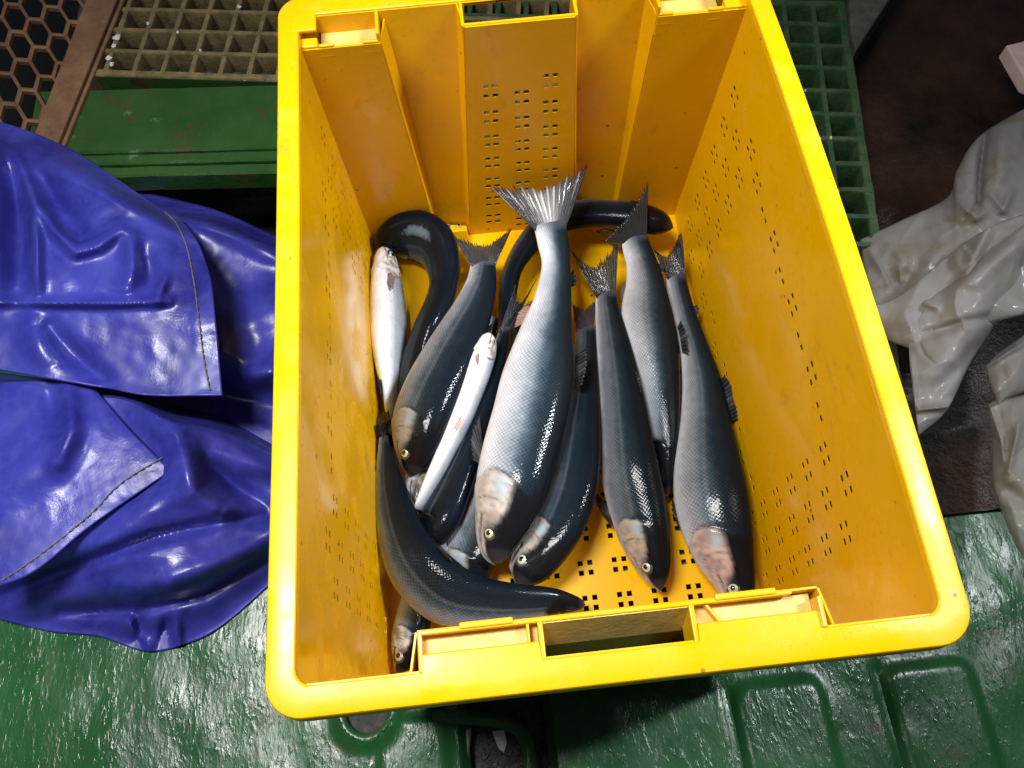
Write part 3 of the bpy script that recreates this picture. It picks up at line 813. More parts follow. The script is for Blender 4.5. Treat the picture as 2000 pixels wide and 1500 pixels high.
    # eyes
    if eyes:
        ie = int(head * .37 * NS)
        c, T, D, Sd, a, bb = frames[ie]
        for sd in (1, -1):
            th = R(97); pos = c + D * a * math.cos(th) + Sd * sd * bb * math.sin(th)
            nrm = (D * math.cos(th) / a + Sd * sd * math.sin(th) / bb).normalized()
            er = max(.0050, min(.0072, a * .21)); t1 = T - nrm * T.dot(nrm); t1.normalize(); t2 = nrm.cross(t1)
            def disc(rad0, hgt, offs, seg=24, rings=6):
                m_ = MB(); rows = []
                for k in range(rings + 1):
                    fr = k / rings; rr = rad0 * math.sin(fr * math.pi / 2); hh = offs + hgt * math.cos(fr * math.pi / 2)
                    rows.append([pos + t1 * rr * math.cos(q * 2 * math.pi / seg) * 1.0 + t2 * rr * math.sin(q * 2 * math.pi / seg) * .92 + nrm * hh - org for q in range(seg)])
                m_.grid(rows, closed=True); return m_
            disc(er * 1.38, .0012, -.0010).build('eye_socket', SOCK, root)
            ey = disc(er, .0022, -.0009).build('eye', IRIS, root)
            m_ = disc(er * .46, .0007, .0011).build('pupil', PUPIL, ey)
    # tail fin
    def fan(name, A, B, ends, colr, nseg=7, jag=.16, pale=0.0, rays=None, thin=.0007, bend=0.0):
        """A, B: base ends; ends: polyline of points along the trailing edge"""
        m_ = MB(); cl = []
        ends = [Vector(e) for e in ends]
        nr = rays or max(14, int((ends[-1] - ends[0]).length / .0022))
        pl, _ = catmull([[*e] for e in ends], [q / (nr * 2) for q in range(nr * 2 + 1)])
        rows = []
        for q in range(nr * 2 + 1):
            f = q / (nr * 2)
            e = Vector(pl[q]); bs = A.lerp(B, f)
            if q % 2: e = bs + (e - bs) * (1 - jag * random.uniform(.25, 1.0))
            else: e = bs + (e - bs) * (1 + random.uniform(-.05, .07))
            row = []
            for k in range(nseg + 1):
                g = k / nseg; p = bs.lerp(e, g)
                p = p + Vector((0, 0, bend * math.sin(g * math.pi) + .0006 * math.sin(q * 1.7 + g * 4) * g))
                row.append(p - org)
                mdl = math.exp(-((f - .5) / .17) ** 2); c0 = lerp3(colr, (.62, .62, .64), min(.95, (.40 * (1 - g) + (.75 if q % 4 == 0 else .15)) * pale * mdl + (.5 * pale if q % 9 == 0 and g > .5 else 0)))
                cl.append((*c0, 1)); m_.uv[len(m_.uv)] = (q / 2, g)
            rows.append(row)
        m_.grid(rows); m_.at = {'skin': cl}
        return m_.build(name, FIN, root, solid=thin, off=0)
    if tail:
        c, T, D, Sd, a, bb = frames[-3]
        tl, tr_, mid, zt = tail[:4]; pale = tail[4] if len(tail) > 4 else 0
        Lp, Rp = pairs[-1][:2], pairs[-1][2:]
        zb = zz[-1]
        A = at(*Lp, zb); B = at(*Rp, zb); m0 = (A + B) / 2; A = m0 + (A - m0) * .86; B = m0 + (B - m0) * .86
        A -= T * .008; B -= T * .008
        zl, zm, zr_ = zt if isinstance(zt, tuple) else (zt, zt, zt)
        E0, E1, E2 = at(*tl, zl), at(*mid, zm), at(*tr_, zr_)
        fan('tail_fin', A, B, [E0, E0.lerp(E1, .45) + (E1 - (E0 + E2) / 2) * .10, E1, E2.lerp(E1, .45) + (E1 - (E0 + E2) / 2) * .10, E2], tailcol, pale=pale, rays=30)
    for fn_ in fins:
        nm, (ax, ay, az), (bx, by, bz), pts_, cl_, rays_ = fn_
        fan(nm, at(ax, ay, az), at(bx, by, bz), [at(*p) for p in pts_], cl_, jag=.13, rays=rays_, pale=.15, thin=.0008 if nm != 'adipose_fin' else .002)
    return root

DK = FINCOL; BRN = (.10, .075, .045)
# 1. the big fish on top, silver flank up
fish('largest fish on top of the pile, silver flank up, wide dark tail uppermost',
     [(954, 1098, 982, 1108), (938, 1072, 1000, 1090), (926, 1035, 1022, 1058), (922, 985, 1052, 1010), (926, 930, 1072, 958), (938, 870, 1092, 892), (958, 800, 1112, 815), (978, 725, 1124, 740), (1010, 650, 1122, 655), (1040, 585, 1119, 588), (1056, 520, 1116, 520), (1048, 475, 1112, 470), (1040, 438, 1106, 432)],
     [.050, .052, .055, .062, .068, .070, .072, .074, .076, .080, .086, .092, .098], 1, [14, 14, 14, 12, 8, 5, 4, 3, 2, 0, 0, 0, 0],
     tail=((956, 362), (1151, 316), (1066, 366), (.112, .110, .118), .9), head=.225, paleshift=.06,
     fins=[('dorsal_fin', (1122, 760, .060), (1124, 695, .064), [(1138, 750, .076), (1146, 708, .078), (1142, 682, .076)], DK, 10),
           ('adipose_fin', (1116, 560, .066), (1114, 535, .068), [(1124, 556, .070), (1126, 540, .070), (1120, 526, .070)], DK, 3),
           ('pectoral_fin', (934, 905, .064), (944, 880, .064), [(924, 898, .062), (920, 850, .058), (936, 812, .060)], DK, 9),
           ('anal_fin', (1040, 600, .072), (1022, 632, .072), [(1026, 596, .066), (1012, 612, .064), (1004, 640, .064)], (.35, .22, .20), 8)])
# 2. upper left fish, grey flank
fish('grey fish with mottled tan cheek left of the slim white fish',
     [(794, 926, 810, 932), (783, 908, 826, 922), (772, 880, 848, 900), (763, 840, 868, 865), (766, 795, 884, 825), (785, 745, 905, 775), (815, 690, 930, 722), (850, 635, 950, 668), (882, 590, 964, 615), (903, 555, 970, 572), (914, 530, 970, 540), (918, 508, 968, 515)],
     [.045, .047, .050, .055, .058, .060, .060, .058, .056, .054, .053, .052], 1, [20, 20, 20, 18, 14, 12, 12, 12, 10, 8, 4, 0],
     tail=((886, 462), (1001, 443), (948, 478), (.060, .055, .060)), head=.235, headcol=(.36, .34, .29), paleshift=-.02, flank=.62,
     fins=[('pectoral_fin', (768, 850, .046), (766, 835, .046), [(742, 842, .03), (728, 836, .028), (738, 812, .03), (758, 800, .035)], DK, 10),
           ('dorsal_fin', (942, 668, .045), (950, 640, .045), [(952, 672, .05), (960, 650, .05), (962, 632, .05)], DK, 7)])
# 3. black S-curved fish
fish('black fish bent in an S at the left back corner of the crate',
     [(728, 462, 734, 480), (760, 441, 775, 490), (810, 429, 815, 493), (858, 445, 838, 510), (890, 490, 841, 538), (898, 545, 836, 565), (890, 600, 822, 592), (868, 655, 806, 625), (838, 712, 793, 668), (812, 770, 786, 712), (800, 810, 778, 760)],
     [.030, .032, .034, .036, .036, .036, .036, .034, .030, .026, .024], -1, [72, 70, 66, 62, 60, 60, 60, 60, 55, 50, 50],
     head=.13, patch=(.225, .30, .085, .07), flank=.5, paleshift=-.05, headcol=(.10, .09, .08), eyes=False, headtop=.62,
     fins=[('pectoral_fin', (800, 492, .02), (826, 500, .02), [(798, 506, .012), (830, 520, .010), (852, 516, .014)], BRN, 9)])
# 4. white belly-up fish by the left wall
fish('small white fish lying belly up against the left wall, pink jaw uppermost',
     [(738, 484, 760, 486), (732, 510, 775, 505), (727, 560, 785, 548), (725, 620, 793, 610), (727, 675, 793, 665), (737, 730, 788, 722), (748, 775, 780, 770), (755, 815, 776, 812), (758, 845, 772, 845)],
     [.030, .030, .028, .027, .026, .024, .022, .02, .02], 1, -68, head=.19, white=1.25, headcol=(.78, .70, .68), paleshift=.18, headtop=.22,
     tail=((746, 890), (785, 885), (765, 872), (.015, .015, .015)),
     fins=[('pectoral_fin', (764, 532, .045), (758, 534, .045), [(772, 545, .048), (766, 566, .048), (759, 552, .048)], (.22, .17, .15), 5),
           ('pelvic_fin', (733, 690, .036), (742, 702, .04), [(736, 740, .034), (746, 785, .034), (750, 788, .034)], DK, 7)])
# 5. thin white fish, belly up
fish('slim white fish lying belly up between the grey fish and the largest fish',
     [(950, 655, 968, 650), (932, 682, 970, 672), (915, 725, 960, 715), (898, 775, 940, 770), (878, 825, 918, 825), (858, 872, 890, 882), (838, 920, 864, 932), (822, 960, 842, 968), (811, 992, 824, 998)],
     [.064, .064, .062, .060, .056, .052, .048, .044, .040], 1, -74, head=.15, headcol=(.80, .68, .66), paleshift=.20, headtop=.18, eyes=False, white=1.1,
     fins=[('pectoral_fin', (935, 690, .082), (928, 694, .082), [(936, 700, .085), (934, 716, .085), (929, 704, .085)], (.30, .22, .20), 5),
           ('anal_fin', (896, 820, .072), (888, 835, .072), [(902, 808, .074), (900, 825, .074), (892, 842, .073)], (.60, .38, .34), 6)])
# 6. dark fish under the thin white one
fish('dark blue fish wedged between the slim white fish and the largest fish',
     [(806, 1040, 858, 1078), (822, 990, 892, 1040), (850, 935, 915, 980), (880, 880, 935, 915), (905, 820, 955, 850), (930, 760, 972, 785), (952, 705, 985, 722), (965, 665, 992, 678), (976, 636, 996, 644)],
     [.036, .038, .040, .042, .044, .046, .046, .046, .046], 1, 32, head=.10, paleshift=-.14, eyes=False, headcol=(.03, .04, .05), headtop=.8,
     tail=((1006, 560), (1046, 548), (1018, 592), (.058, .050, .058)))
# 7. arching fish along the back wall
fish('dark fish arched along the back wall, black head in the right back corner',
     [(1318, 438, 1312, 452), (1298, 412, 1272, 458), (1250, 392, 1232, 455), (1185, 386, 1180, 448), (1120, 388, 1125, 452), (1058, 412, 1084, 465), (1008, 462, 1055, 492), (980, 520, 1022, 535), (970, 575, 1010, 582), (970, 625, 998, 628), (972, 670, 990, 672)],
     [.046, .046, .045, .044, .042, .040, .036, .032, .030, .028, .028], 1, [46, 42, 36, 30, 28, 30, 36, 44, 46, 46, 40],
     head=.17, flank=.55, paleshift=-.03, eyes=False, headcol=(.04, .035, .03), headtop=.8,
     fins=[('pectoral_fin', (1180, 446, .035), (1214, 452, .035), [(1164, 452, .02), (1190, 470, .016), (1210, 492, .016)], BRN, 10)])
# 8. fish with eye between big fish and F9
fish('blue-grey fish curving down right of the largest fish, pale eye and grey cheek',
     [(1002, 1138, 1014, 1144), (992, 1120, 1042, 1140), (990, 1092, 1072, 1126), (1012, 1048, 1108, 1092), (1048, 990, 1142, 1042), (1074, 920, 1166, 960), (1090, 840, 1172, 862), (1104, 770, 1170, 780), (1114, 710, 1168, 712), (1122, 665, 1165, 665), (1124, 636, 1162, 636)],
     [.034, .036, .038, .042, .045, .046, .045, .043, .042, .041, .040], 1, [12, 12, 14, 20, 26, 28, 26, 20, 10, 2, 0],
     tail=((1118, 592), (1164, 584), (1142, 604), (.044, .044, .044)), head=.22, headcol=(.42, .39, .34), paleshift=-.03, flank=.45, tailcol=(.04, .03, .045),
     fins=[('dorsal_fin', (1164, 790, .04), (1166, 765, .04), [(1170, 786, .04), (1172, 770, .04), (1170, 756, .04)], DK, 5)])
# 9.
fish('dark backed fish with an orange cheek, third from the right wall',
     [(1286, 1153, 1294, 1155), (1268, 1140, 1304, 1134), (1246, 1115, 1310, 1102), (1216, 1068, 1306, 1045), (1190, 1000, 1298, 975), (1174, 930, 1285, 905), (1170, 850, 1272, 840), (1168, 775, 1258, 772), (1165, 705, 1240, 700), (1163, 645, 1222, 640), (1162, 600, 1208, 596), (1162, 570, 1204, 565)],
     [.026, .028, .030, .033, .036, .040, .042, .043, .044, .044, .045, .046], 1, [30, 30, 32, 30, 24, 20, 18, 16, 12, 8, 4, 0],
     tail=((1112, 484), (1208, 468), (1158, 522), (.060, .054, .062)), head=.215, headcol=(.46, .36, .26), paleshift=-.01, flank=.42, headtop=.40,
     fins=[('adipose_fin', (1208, 605, .04), (1212, 618, .04), [(1214, 600, .04), (1218, 608, .04), (1215, 620, .04)], DK, 3),
           ('dorsal_fin', (1248, 770, .050), (1238, 735, .050), [(1252, 765, .058), (1250, 745, .06), (1242, 724, .058)], DK, 7),
           ('pectoral_fin', (1200, 1024, .028), (1184, 985, .028), [(1190, 1024, .018), (1166, 985, .014), (1158, 955, .016)], DK, 9)])
# 10.
fish('silver bellied fish second from the right wall, narrow tail standing up',
     [(1299, 968, 1308, 970), (1284, 930, 1318, 925), (1268, 870, 1324, 868), (1254, 800, 1328, 800), (1238, 740, 1329, 735), (1222, 680, 1326, 672), (1212, 620, 1314, 605), (1222, 560, 1298, 545), (1222, 520, 1284, 508), (1215, 488, 1272, 480), (1212, 462, 1264, 456)],
     [.024, .028, .032, .036, .038, .040, .042, .046, .050, .054, .058], 1, [34, 32, 26, 18, 10, 4, 2, 0, 0, 0, 0],
     tail=((1180, 470), (1266, 356), (1222, 424), (.062, .070, .090)), head=.19, headcol=(.03, .03, .03), eyes=False, paleshift=.05, headtop=.9, flank=.85,
     fins=[('dorsal_fin', (1326, 690, .030), (1320, 645, .030), [(1344, 690, .048), (1340, 650, .050), (1330, 626, .048)], DK, 8),
           ('adipose_fin', (1291, 530, .045), (1286, 516, .045), [(1296, 530, .048), (1297, 520, .048), (1292, 514, .048)], DK, 3),
           ('anal_fin', (1216, 590, .040), (1222, 560, .040), [(1212, 584, .034), (1212, 566, .034), (1220, 548, .034)], (.12, .10, .10), 6)])
# 11.
fish('big scaled fish along the right wall with a raw pink gill cover',
     [(1442, 1212, 1452, 1215), (1418, 1180, 1470, 1195), (1388, 1125, 1479, 1140), (1350, 1072, 1478, 1085), (1324, 1015, 1472, 1025), (1311, 955, 1462, 960), (1315, 890, 1446, 885), (1326, 820, 1428, 812), (1330, 750, 1410, 740), (1325, 680, 1384, 672), (1312, 620, 1360, 610), (1302, 570, 1346, 562), (1300, 535, 1338, 530)],
     [.034, .036, .038, .040, .042, .043, .042, .040, .038, .036, .035, .035, .035], 1, [10, 10, 12, 14, 16, 16, 14, 12, 10, 6, 4, 0, 0],
     tail=((1276, 484), (1328, 470), (1298, 500), (.045, .042, .046)), head=.225, headcol=(.52, .36, .32), paleshift=.01, flank=.62, slim=.90, blood=1.0,
     fins=[('adipose_fin', (1356, 616, .034), (1352, 600, .034), [(1362, 614, .034), (1365, 604, .034), (1361, 596, .034)], DK, 3),
           ('dorsal_fin', (1424, 825, .036), (1404, 748, .038), [(1440, 818, .052), (1438, 772, .054), (1416, 732, .052)], DK, 12),
           ('caudal_lobe', (1326, 530, .036), (1338, 540, .036), [(1316, 480, .044), (1330, 455, .044), (1336, 500, .044)], DK, 8),
           ('pectoral_fin', (1345, 1036, .034), (1334, 1010, .034), [(1336, 1044, .022), (1314, 1006, .020), (1312, 975, .022)], DK, 7)])
# 12. J-shaped fish at the front left
fish('dark fish curved like a J in the front left corner',
     [(1146, 1172, 1140, 1190), (1085, 1150, 1080, 1200), (1015, 1142, 1012, 1212), (945, 1128, 935, 1222), (885, 1098, 862, 1222), (842, 1052, 792, 1168), (812, 1005, 756, 1090), (792, 950, 740, 1010), (775, 905, 735, 940), (764, 870, 738, 885), (758, 850, 740, 855)],
     [.040, .044, .048, .052, .054, .056, .056, .054, .050, .048, .046], -1, [42, 42, 40, 32, 24, 20, 20, 22, 22, 15, 5],
     head=.12, paleshift=-.05, flank=.7, headcol=(.03, .03, .035), headtop=.7, eyes=False,
     tail=((728, 832), (768, 815), (748, 826), (.045, .045, .045)),
     fins=[('dorsal_fin', (884, 1100, .072), (858, 1075, .072), [(880, 1092, .078), (868, 1076, .078), (852, 1064, .076)], DK, 6)])
# 13. pale fish under the big one
fish('pale grey fish lying underneath the largest fish, only part of its flank showing',
     [(900, 1150, 960, 1165), (866, 1085, 968, 1128), (872, 1040, 985, 1080), (905, 975, 1005, 1015), (935, 900, 1025, 935), (960, 820, 1040, 845), (980, 740, 1050, 750), (990, 680, 1045, 682), (1000, 630, 1040, 632)],
     [.022, .024, .026, .028, .028, .027, .026, .025, .024], 1, [16] * 9, head=.12, paleshift=.02, eyes=False, tail=((1000, 585), (1050, 578), (1025, 595), (.025, .025, .025)), tailcol=(.20, .09, .08))
# 14. fish beneath, with iridescent gill cover
fish('buried fish below the grey fish, only a pearly gill cover showing',
     [(806, 1010, 822, 1014), (790, 975, 842, 985), (790, 930, 856, 950), (808, 880, 880, 900), (838, 820, 905, 845), (870, 760, 930, 785), (900, 705, 950, 725), (930, 655, 965, 668), (950, 615, 975, 622)],
     [.028, .030, .030, .030, .030, .030, .030, .030, .032], 1, [-10] * 9, head=.27, headcol=(.62, .64, .62), paleshift=.10, headtop=.25, eyes=False)
# 15. head in the front left corner
fish('fish hidden under the J-curved one, silver head showing in the front left corner',
     [(768, 1312, 782, 1314), (762, 1275, 822, 1290), (764, 1235, 838, 1252), (776, 1180, 850, 1200), (800, 1120, 880, 1160), (840, 1075, 900, 1130), (880, 1050, 930, 1105), (920, 1040, 955, 1085), (950, 1040, 970, 1068)],
     [.020, .022, .024, .026, .026, .026, .026, .026, .026], 1, [14] * 9, head=.26, headcol=(.86, .86, .86), paleshift=.04, headtop=.40)

# ================================================================== BLUE OILSKIN CLOTHING
def resample(pts, n):
    c, _ = catmull([[p[0], p[1], 0] for p in pts], [i / n for i in range(n + 1)])
    return [(x, y) for x, y, _ in c]
def coons(top, bot, left, right, nu, nv):
    """four sides in photo pixels: top/bottom run left to right, left/right run top to bottom"""
    T, B, Lf, Rt = resample(top, nu), resample(bot, nu), resample(left, nv), resample(right, nv)
    g = []
    for j in range(nv + 1):
        v = j / nv; row = []
        for i in range(nu + 1):
            u = i / nu; r = []
            for k in (0, 1):
                r.append((1 - v) * T[i][k] + v * B[i][k] + (1 - u) * Lf[j][k] + u * Rt[j][k] - ((1 - u) * (1 - v) * T[0][k] + u * (1 - v) * T[nu][k] + (1 - u) * v * B[0][k] + u * v * B[nu][k]))
            row.append(r)
        g.append(row)
    return g
def segd(p, a, b):
    ax, ay = a; bx, by = b; dx, dy = bx - ax, by - ay; t = ((p[0] - ax) * dx + (p[1] - ay) * dy) / max(1e-9, dx * dx + dy * dy); t = max(0, min(1, t))
    return math.hypot(p[0] - ax - dx * t, p[1] - ay - dy * t), t
def ridges(p, rs_):
    z = 0
    for (pts, h, w_, pw) in rs_:
        best = 1e9; n = len(pts) - 1; bt = 0
        for k in range(n):
            d, t = segd(p, pts[k], pts[k + 1])
            if d < best: best = d; bt = (k + t) / n
        fade = math.sin(math.pi * min(1, max(0, .12 + .76 * bt))) ** .6
        z += h * fade * math.exp(-(best / w_) ** pw)
    return z
def creases(box, n, seed, amp=.0030, wid=4.5):
    r = random.Random(seed); x0, y0, x1, y1 = box; out = []
    for _ in range(n):
        x, y = r.uniform(x0, x1), r.uniform(y0, y1); a = r.uniform(-1.2, -.2) if r.random() < .7 else r.uniform(.2, 1.4); l = r.uniform(40, 130)
        m = (x + l * .5 * math.cos(a) + r.uniform(-8, 8), y + l * .5 * math.sin(a) + r.uniform(-8, 8))
        out.append(([(x, y), m, (x + l * math.cos(a), y + l * math.sin(a))], amp * r.uniform(.5, 1.3) * r.choice((1, 1, -1)), wid * r.uniform(.7, 1.6), 1.1))
    return out
SURF = []
def drape(name, sides, nu, nv, hf, mat, parent, solid=.0012, seed=0, rs_=(), wr=.002, wf=.018):
    g = coons(*sides, nu, nv); b = MB(); rows = []; SURF.clear()
    if mat is BLUE: wr *= .6; rs_ = [(p_, h_ * 1.45, w_ * 1.3, q_) for p_, h_, w_, q_ in rs_]
    for j, row in enumerate(g):
        out = []
        for i, (px, py) in enumerate(row):
            z = hf(i / nu, j / nv, px, py) + ridges((px, py), rs_)
            if mat is BAG: z += wr * 1.5 * (.5 - 2.2 * abs(noise.noise(Vector((px * wf * .8, py * wf * .8, seed))))) - wr * .5 * abs(noise.noise(Vector((px * wf * 2.4, py * wf * 2.4, seed + 3))))
            z += (.3 if mat is BAG else 1) * wr * noise.noise(Vector((px * wf, py * wf, seed))) + wr * .4 * noise.noise(Vector((px * wf * 2.7, py * wf * 2.7, seed + 5)))
            if mat is BLUE: z = max(z, ZD + .0035)
            out.append(at(px, py, z)); SURF.append((px, py, z))
        rows.append(out)
    b.grid(rows, flip=True)
    return b.build(name, mat, parent, solid=solid, off=-1)
def dome(u, v, pu=.5, pv=.5):
    return (max(0, math.sin(math.pi * min(1, max(0, u)))) ** pu) * (max(0, math.sin(math.pi * min(1, max(0, v)))) ** pv)
oil = empty('oilskin_clothing', (0, 0, 0))
tag(oil, 'crumpled wet blue oilskin work clothing heaped on the green deck left of the crate', 'clothing')
# back fold behind everything
drape('back_fold', ([(250, 370), (340, 388), (430, 412), (540, 460)], [(250, 830), (350, 850), (430, 870), (545, 890)], [(250, 370), (250, 600), (250, 830)], [(540, 460), (545, 640), (545, 890)]), 70, 90,
      lambda u, v, px, py: -.060 + .085 * sstep(0, .10, v) * (1 - .9 * sstep(.60, .80, v)) * (1 - .35 * u), BLUE, oil, seed=1,
      rs_=[([(330, 395), (430, 440), (540, 500)], .010, 16, 2), ([(420, 520), (480, 600), (500, 700)], -.010, 30, 2), ([(440, 640), (545, 600)], .008, 30, 2), ([(470, 740), (545, 725)], .014, 18, 2)])
# lower bulk on the deck
drape('lower_bulk', ([(-60, 720), (120, 742), (240, 745), (330, 790), (430, 815), (540, 872)], [(-60, 1195), (90, 1232), (190, 1243), (280, 1272), (350, 1262), (430, 1225), (540, 1130)], [(-60, 720), (-60, 950), (-60, 1195)], [(540, 872), (542, 1000), (540, 1130)]), 150, 130,
      lambda u, v, px, py: -.066 + .085 * sstep(0, .07, v) * (1 - sstep(.62, 1.0, v) ** 1.0) * (1 - .5 * sstep(.6, 1, u)) + .012 * (1 - v), BLUE, oil, seed=2, wr=.0025, wf=.014,
      rs_=[([(300, 800), (345, 850), (380, 960), (430, 1000)], .022, 26, 2), ([(430, 1000), (520, 1020)], .006, 20, 2),
           ([(0, 1165), (150, 1105), (300, 1050), (430, 1020), (520, 1010)], -.012, 11, 2), ([(20, 1190), (180, 1160), (330, 1140), (450, 1095), (530, 1050)], .010, 20, 2),
           ([(120, 1195), (280, 1190), (400, 1160), (520, 1095)], -.010, 10, 2), ([(200, 1060), (300, 990), (370, 930)], .010, 30, 2),
           ([(250, 1215), (290, 1262)], .008, 8, 2), ([(270, 1205), (275, 1262)], -.010, 9, 2), ([(325, 1215), (320, 1262)], -.008, 8, 2), ([(345, 1210), (350, 1262)], .006, 8, 2),
           ([(390, 870), (470, 905), (540, 925)], .010, 18, 2), ([(400, 900), (470, 960), (540, 1000)], -.008, 12, 2), ([(370, 830), (420, 850), (520, 905)], .008, 16, 2)])
# lower flap with the stitched hem
lf = drape('flap', ([(-60, 748), (100, 742), (155, 738), (182, 756)], [(-60, 1160), (60, 1120), (180, 1025), (336, 918)], [(-60, 748), (-60, 950), (-60, 1160)], [(182, 756), (250, 836), (302, 888), (336, 918)]), 100, 100,
      lambda u, v, px, py: .030 + .020 * dome(min(.95, u * .8 + .1), v * .85 + .08) , BLUE, oil, solid=.0022, seed=3,
      rs_=[([(130, 760), (140, 840), (115, 900)], .010, 16, 2), ([(95, 760), (105, 812)], -.006, 16, 2), ([(0, 960), (110, 890), (140, 830)], .006, 30, 2), ([(-20, 1080), (100, 1000), (200, 900)], -.004, 60, 2)], wr=.0015)
FLAP = list(SURF)
# upper sleeve, largest piece
drape('sleeve', ([(-60, 222), (40, 250), (140, 292), (230, 350), (310, 405), (352, 425)], [(-60, 715), (0, 722), (110, 742), (200, 755), (290, 772), (434, 772)], [(-60, 222), (-60, 470), (-60, 715)], [(352, 425), (385, 470), (410, 540), (420, 620), (434, 772)]), 150, 150,
      lambda u, v, px, py: .030 + .055 * (sstep(0, .16, v) * (1 - .50 * sstep(.55, 1, v))) * (1 - .30 * u), BLUE, oil, solid=.0022, seed=4, wr=.003, wf=.013,
      rs_=[([(30, 300), (60, 380), (110, 450), (150, 490), (190, 480), (235, 448)], .013, 11, 2), ([(70, 320), (110, 400), (150, 455)], -.016, 22, 2),
           ([(62, 400), (70, 470), (72, 570)], .014, 10, 2), ([(25, 290), (35, 420), (32, 560)], -.022, 24, 2), ([(-20, 400), (0, 570)], .010, 30, 2),
           ([(0, 590), (120, 592), (230, 592), (330, 588)], .0085, 7, 2), ([(255, 460), (262, 520), (248, 560)], .012, 14, 2), ([(320, 545), (305, 585)], .010, 10, 2),
           ([(100, 640), (140, 690), (200, 740)], -.010, 14, 2), ([(60, 640), (90, 720)], .006, 24, 2), ([(280, 500), (300, 560)], -.008, 16, 2),
           ([(40, 265), (160, 330), (250, 400)], .008, 22, 2)])
SLEEVE = list(SURF)
drape('dark_fold', ([(-60, 380), (0, 390), (30, 400)], [(-60, 590), (0, 590), (60, 585)], [(-60, 380), (-60, 590)], [(30, 400), (50, 500), (60, 585)]), 20, 30, lambda u, v, px, py: .02, BLUE, oil)
# stitching
def stitch(name, pts, surf, parent, rad=.0006):
    b = MB(); P_ = resample(pts, 90); q = []
    for k, (x, y) in enumerate(P_):
        zz_ = min(surf, key=lambda q_: (q_[0] - x) ** 2 + (q_[1] - y) ** 2)[2] + .0008
        q.append(at(x, y, zz_ + .0008 * math.sin(k * 1.9)))
    b.tube(q, rad, 6); return b.build(name, THREAD, parent)
stitch('stitching', [(322, 414), (344, 436), (364, 480), (378, 545), (388, 620), (398, 700), (410, 762)], SLEEVE, oil, .0008)
stitch('stitching', [(-20, 1148), (60, 1096), (170, 1010), (235, 945), (318, 893)], FLAP, oil, .0008)

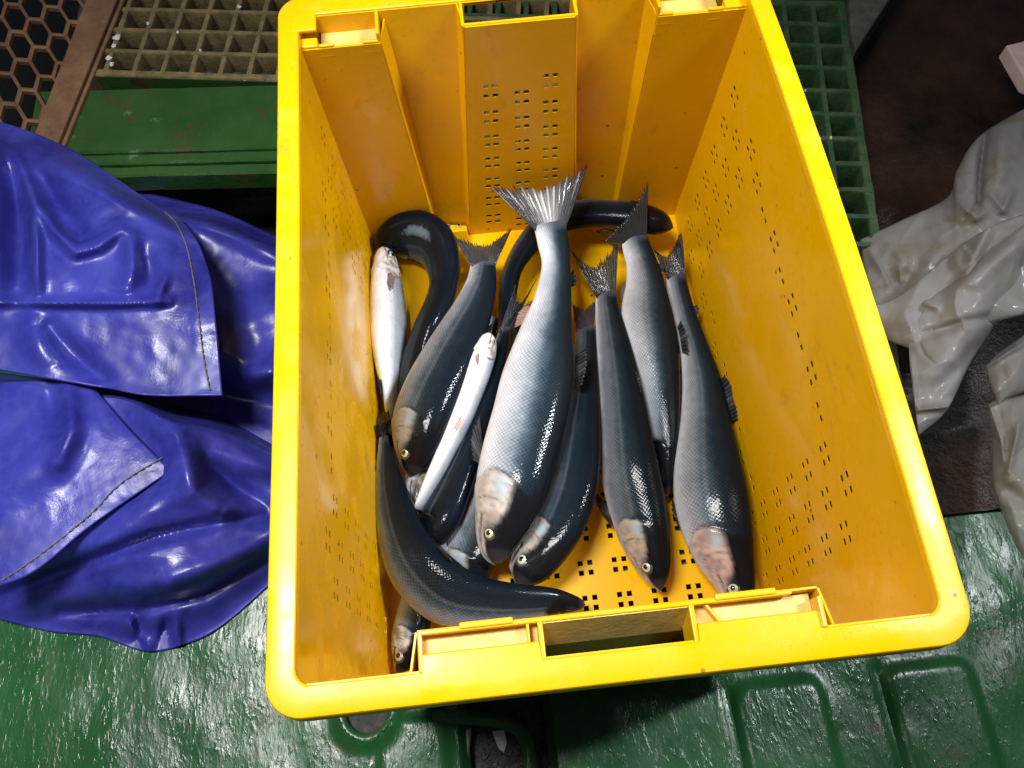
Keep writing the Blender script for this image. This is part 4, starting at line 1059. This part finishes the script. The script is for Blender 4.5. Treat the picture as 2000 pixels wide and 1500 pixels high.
# ================================================================== CLEAR PLASTIC BAGS
def bag(label, parts, group='clear plastic bags at the right'):
    root = empty('plastic_bag', (0, 0, 0)); tag(root, label, 'plastic bag', group)
    for nm, sides, nu, nv, hf, rs_, wr in parts:
        rs_ = rs_ + creases((1680, 200, 2050, 900) if 'sheet' in nm else (0, 0, 1, 1), 14, len(nm) * 3 + 1); nu = int(nu * 1.6); nv = int(nv * 1.6)
        drape(nm, sides, nu, nv, hf, BAG, root, solid=.0004, seed=len(nm), rs_=rs_, wr=wr, wf=.012)
    return root
bag('large crumpled clear plastic bag lying on the brown deck to the right of the crate',
    [('back_sheet', ([(1680, 468), (1760, 430), (1850, 385), (1870, 330), (1920, 260), (2060, 180)], [(1712, 650), (1800, 640), (1880, 600), (1950, 540), (2060, 480)], [(1680, 468), (1690, 560), (1712, 650)], [(2060, 180), (2060, 330), (2060, 480)]), 90, 60,
      lambda u, v, px, py: -.02 + .05 * u + .03 * dome(u, v), [([(1700, 490), (1740, 560), (1765, 545)], .006, 9, 1.6), ([(1876, 400), (1905, 424), (1925, 415)], .009, 9, 1.6), ([(1925, 250), (1915, 330), (1910, 400)], -.014, 8, 2), ([(1935, 380), (1960, 410), (1975, 375)], .009, 9, 1.6), ([(1960, 250), (1950, 340)], .010, 20, 2), ([(1740, 540), (1760, 560), (1790, 520)], -.012, 16, 2)], .004),
     ('middle_sheet', ([(1700, 600), (1760, 575), (1850, 500), (1940, 440), (2060, 400)], [(1728, 660), (1760, 675), (1800, 680), (1900, 640), (2060, 600)], [(1700, 600), (1712, 630), (1728, 660)], [(2060, 400), (2060, 500), (2060, 600)]), 70, 40,
      lambda u, v, px, py: .03 + .03 * u + .018 * dome(u, v), [([(1880, 560), (1925, 450), (1940, 400)], .014, 14, 2), ([(1850, 520), (1860, 450)], -.010, 12, 2)], .004),
     ('front_sheet', ([(1776, 625), (1800, 590), (1870, 545), (1960, 470), (2060, 400)], [(1795, 850), (1850, 800), (1900, 700), (1960, 620), (2060, 560)], [(1776, 625), (1776, 700), (1785, 780), (1795, 850)], [(2060, 400), (2060, 480), (2060, 560)]), 100, 80,
      lambda u, v, px, py: .035 + .05 * u * (1 - v) + .028 * dome(min(1, u + .1), v), [([(1790, 660), (1880, 630), (1990, 610)], -.008, 10, 2), ([(1800, 590), (1830, 600)], .010, 8, 1.6), ([(1795, 800), (1850, 795), (1890, 770)], .012, 6, 1.5), ([(1830, 760), (1900, 690), (1980, 620)], -.010, 14, 2), ([(1778, 700), (1790, 800)], .006, 6, 2), ([(1870, 560), (2000, 470)], .010, 22, 2)], .004)])
bag('smaller clear plastic bag at the right edge below the large one',
    [('upper_sheet', ([(1925, 715), (1950, 690), (1985, 665), (2060, 610)], [(1950, 790), (1975, 775), (2060, 745)], [(1925, 715), (1935, 755), (1950, 790)], [(2060, 610), (2060, 680), (2060, 745)]), 50, 40,
      lambda u, v, px, py: .03 + .02 * dome(u, v), [([(1928, 715), (1965, 690), (2000, 670)], .012, 7, 1.6)], .004),
     ('lower_sheet', ([(1930, 790), (1950, 778), (1975, 775), (2060, 760)], [(1985, 1070), (2010, 1100), (2060, 1130)], [(1930, 790), (1938, 860), (1940, 950), (1965, 1020), (1985, 1070)], [(2060, 760), (2060, 950), (2060, 1130)]), 50, 90,
      lambda u, v, px, py: .02 + .03 * dome(u, v), [([(1935, 800), (1955, 860), (1960, 900)], .010, 8, 1.6), ([(1990, 830), (1970, 920)], .010, 8, 1.8), ([(1945, 940), (2000, 980)], -.008, 14, 2)], .004)])
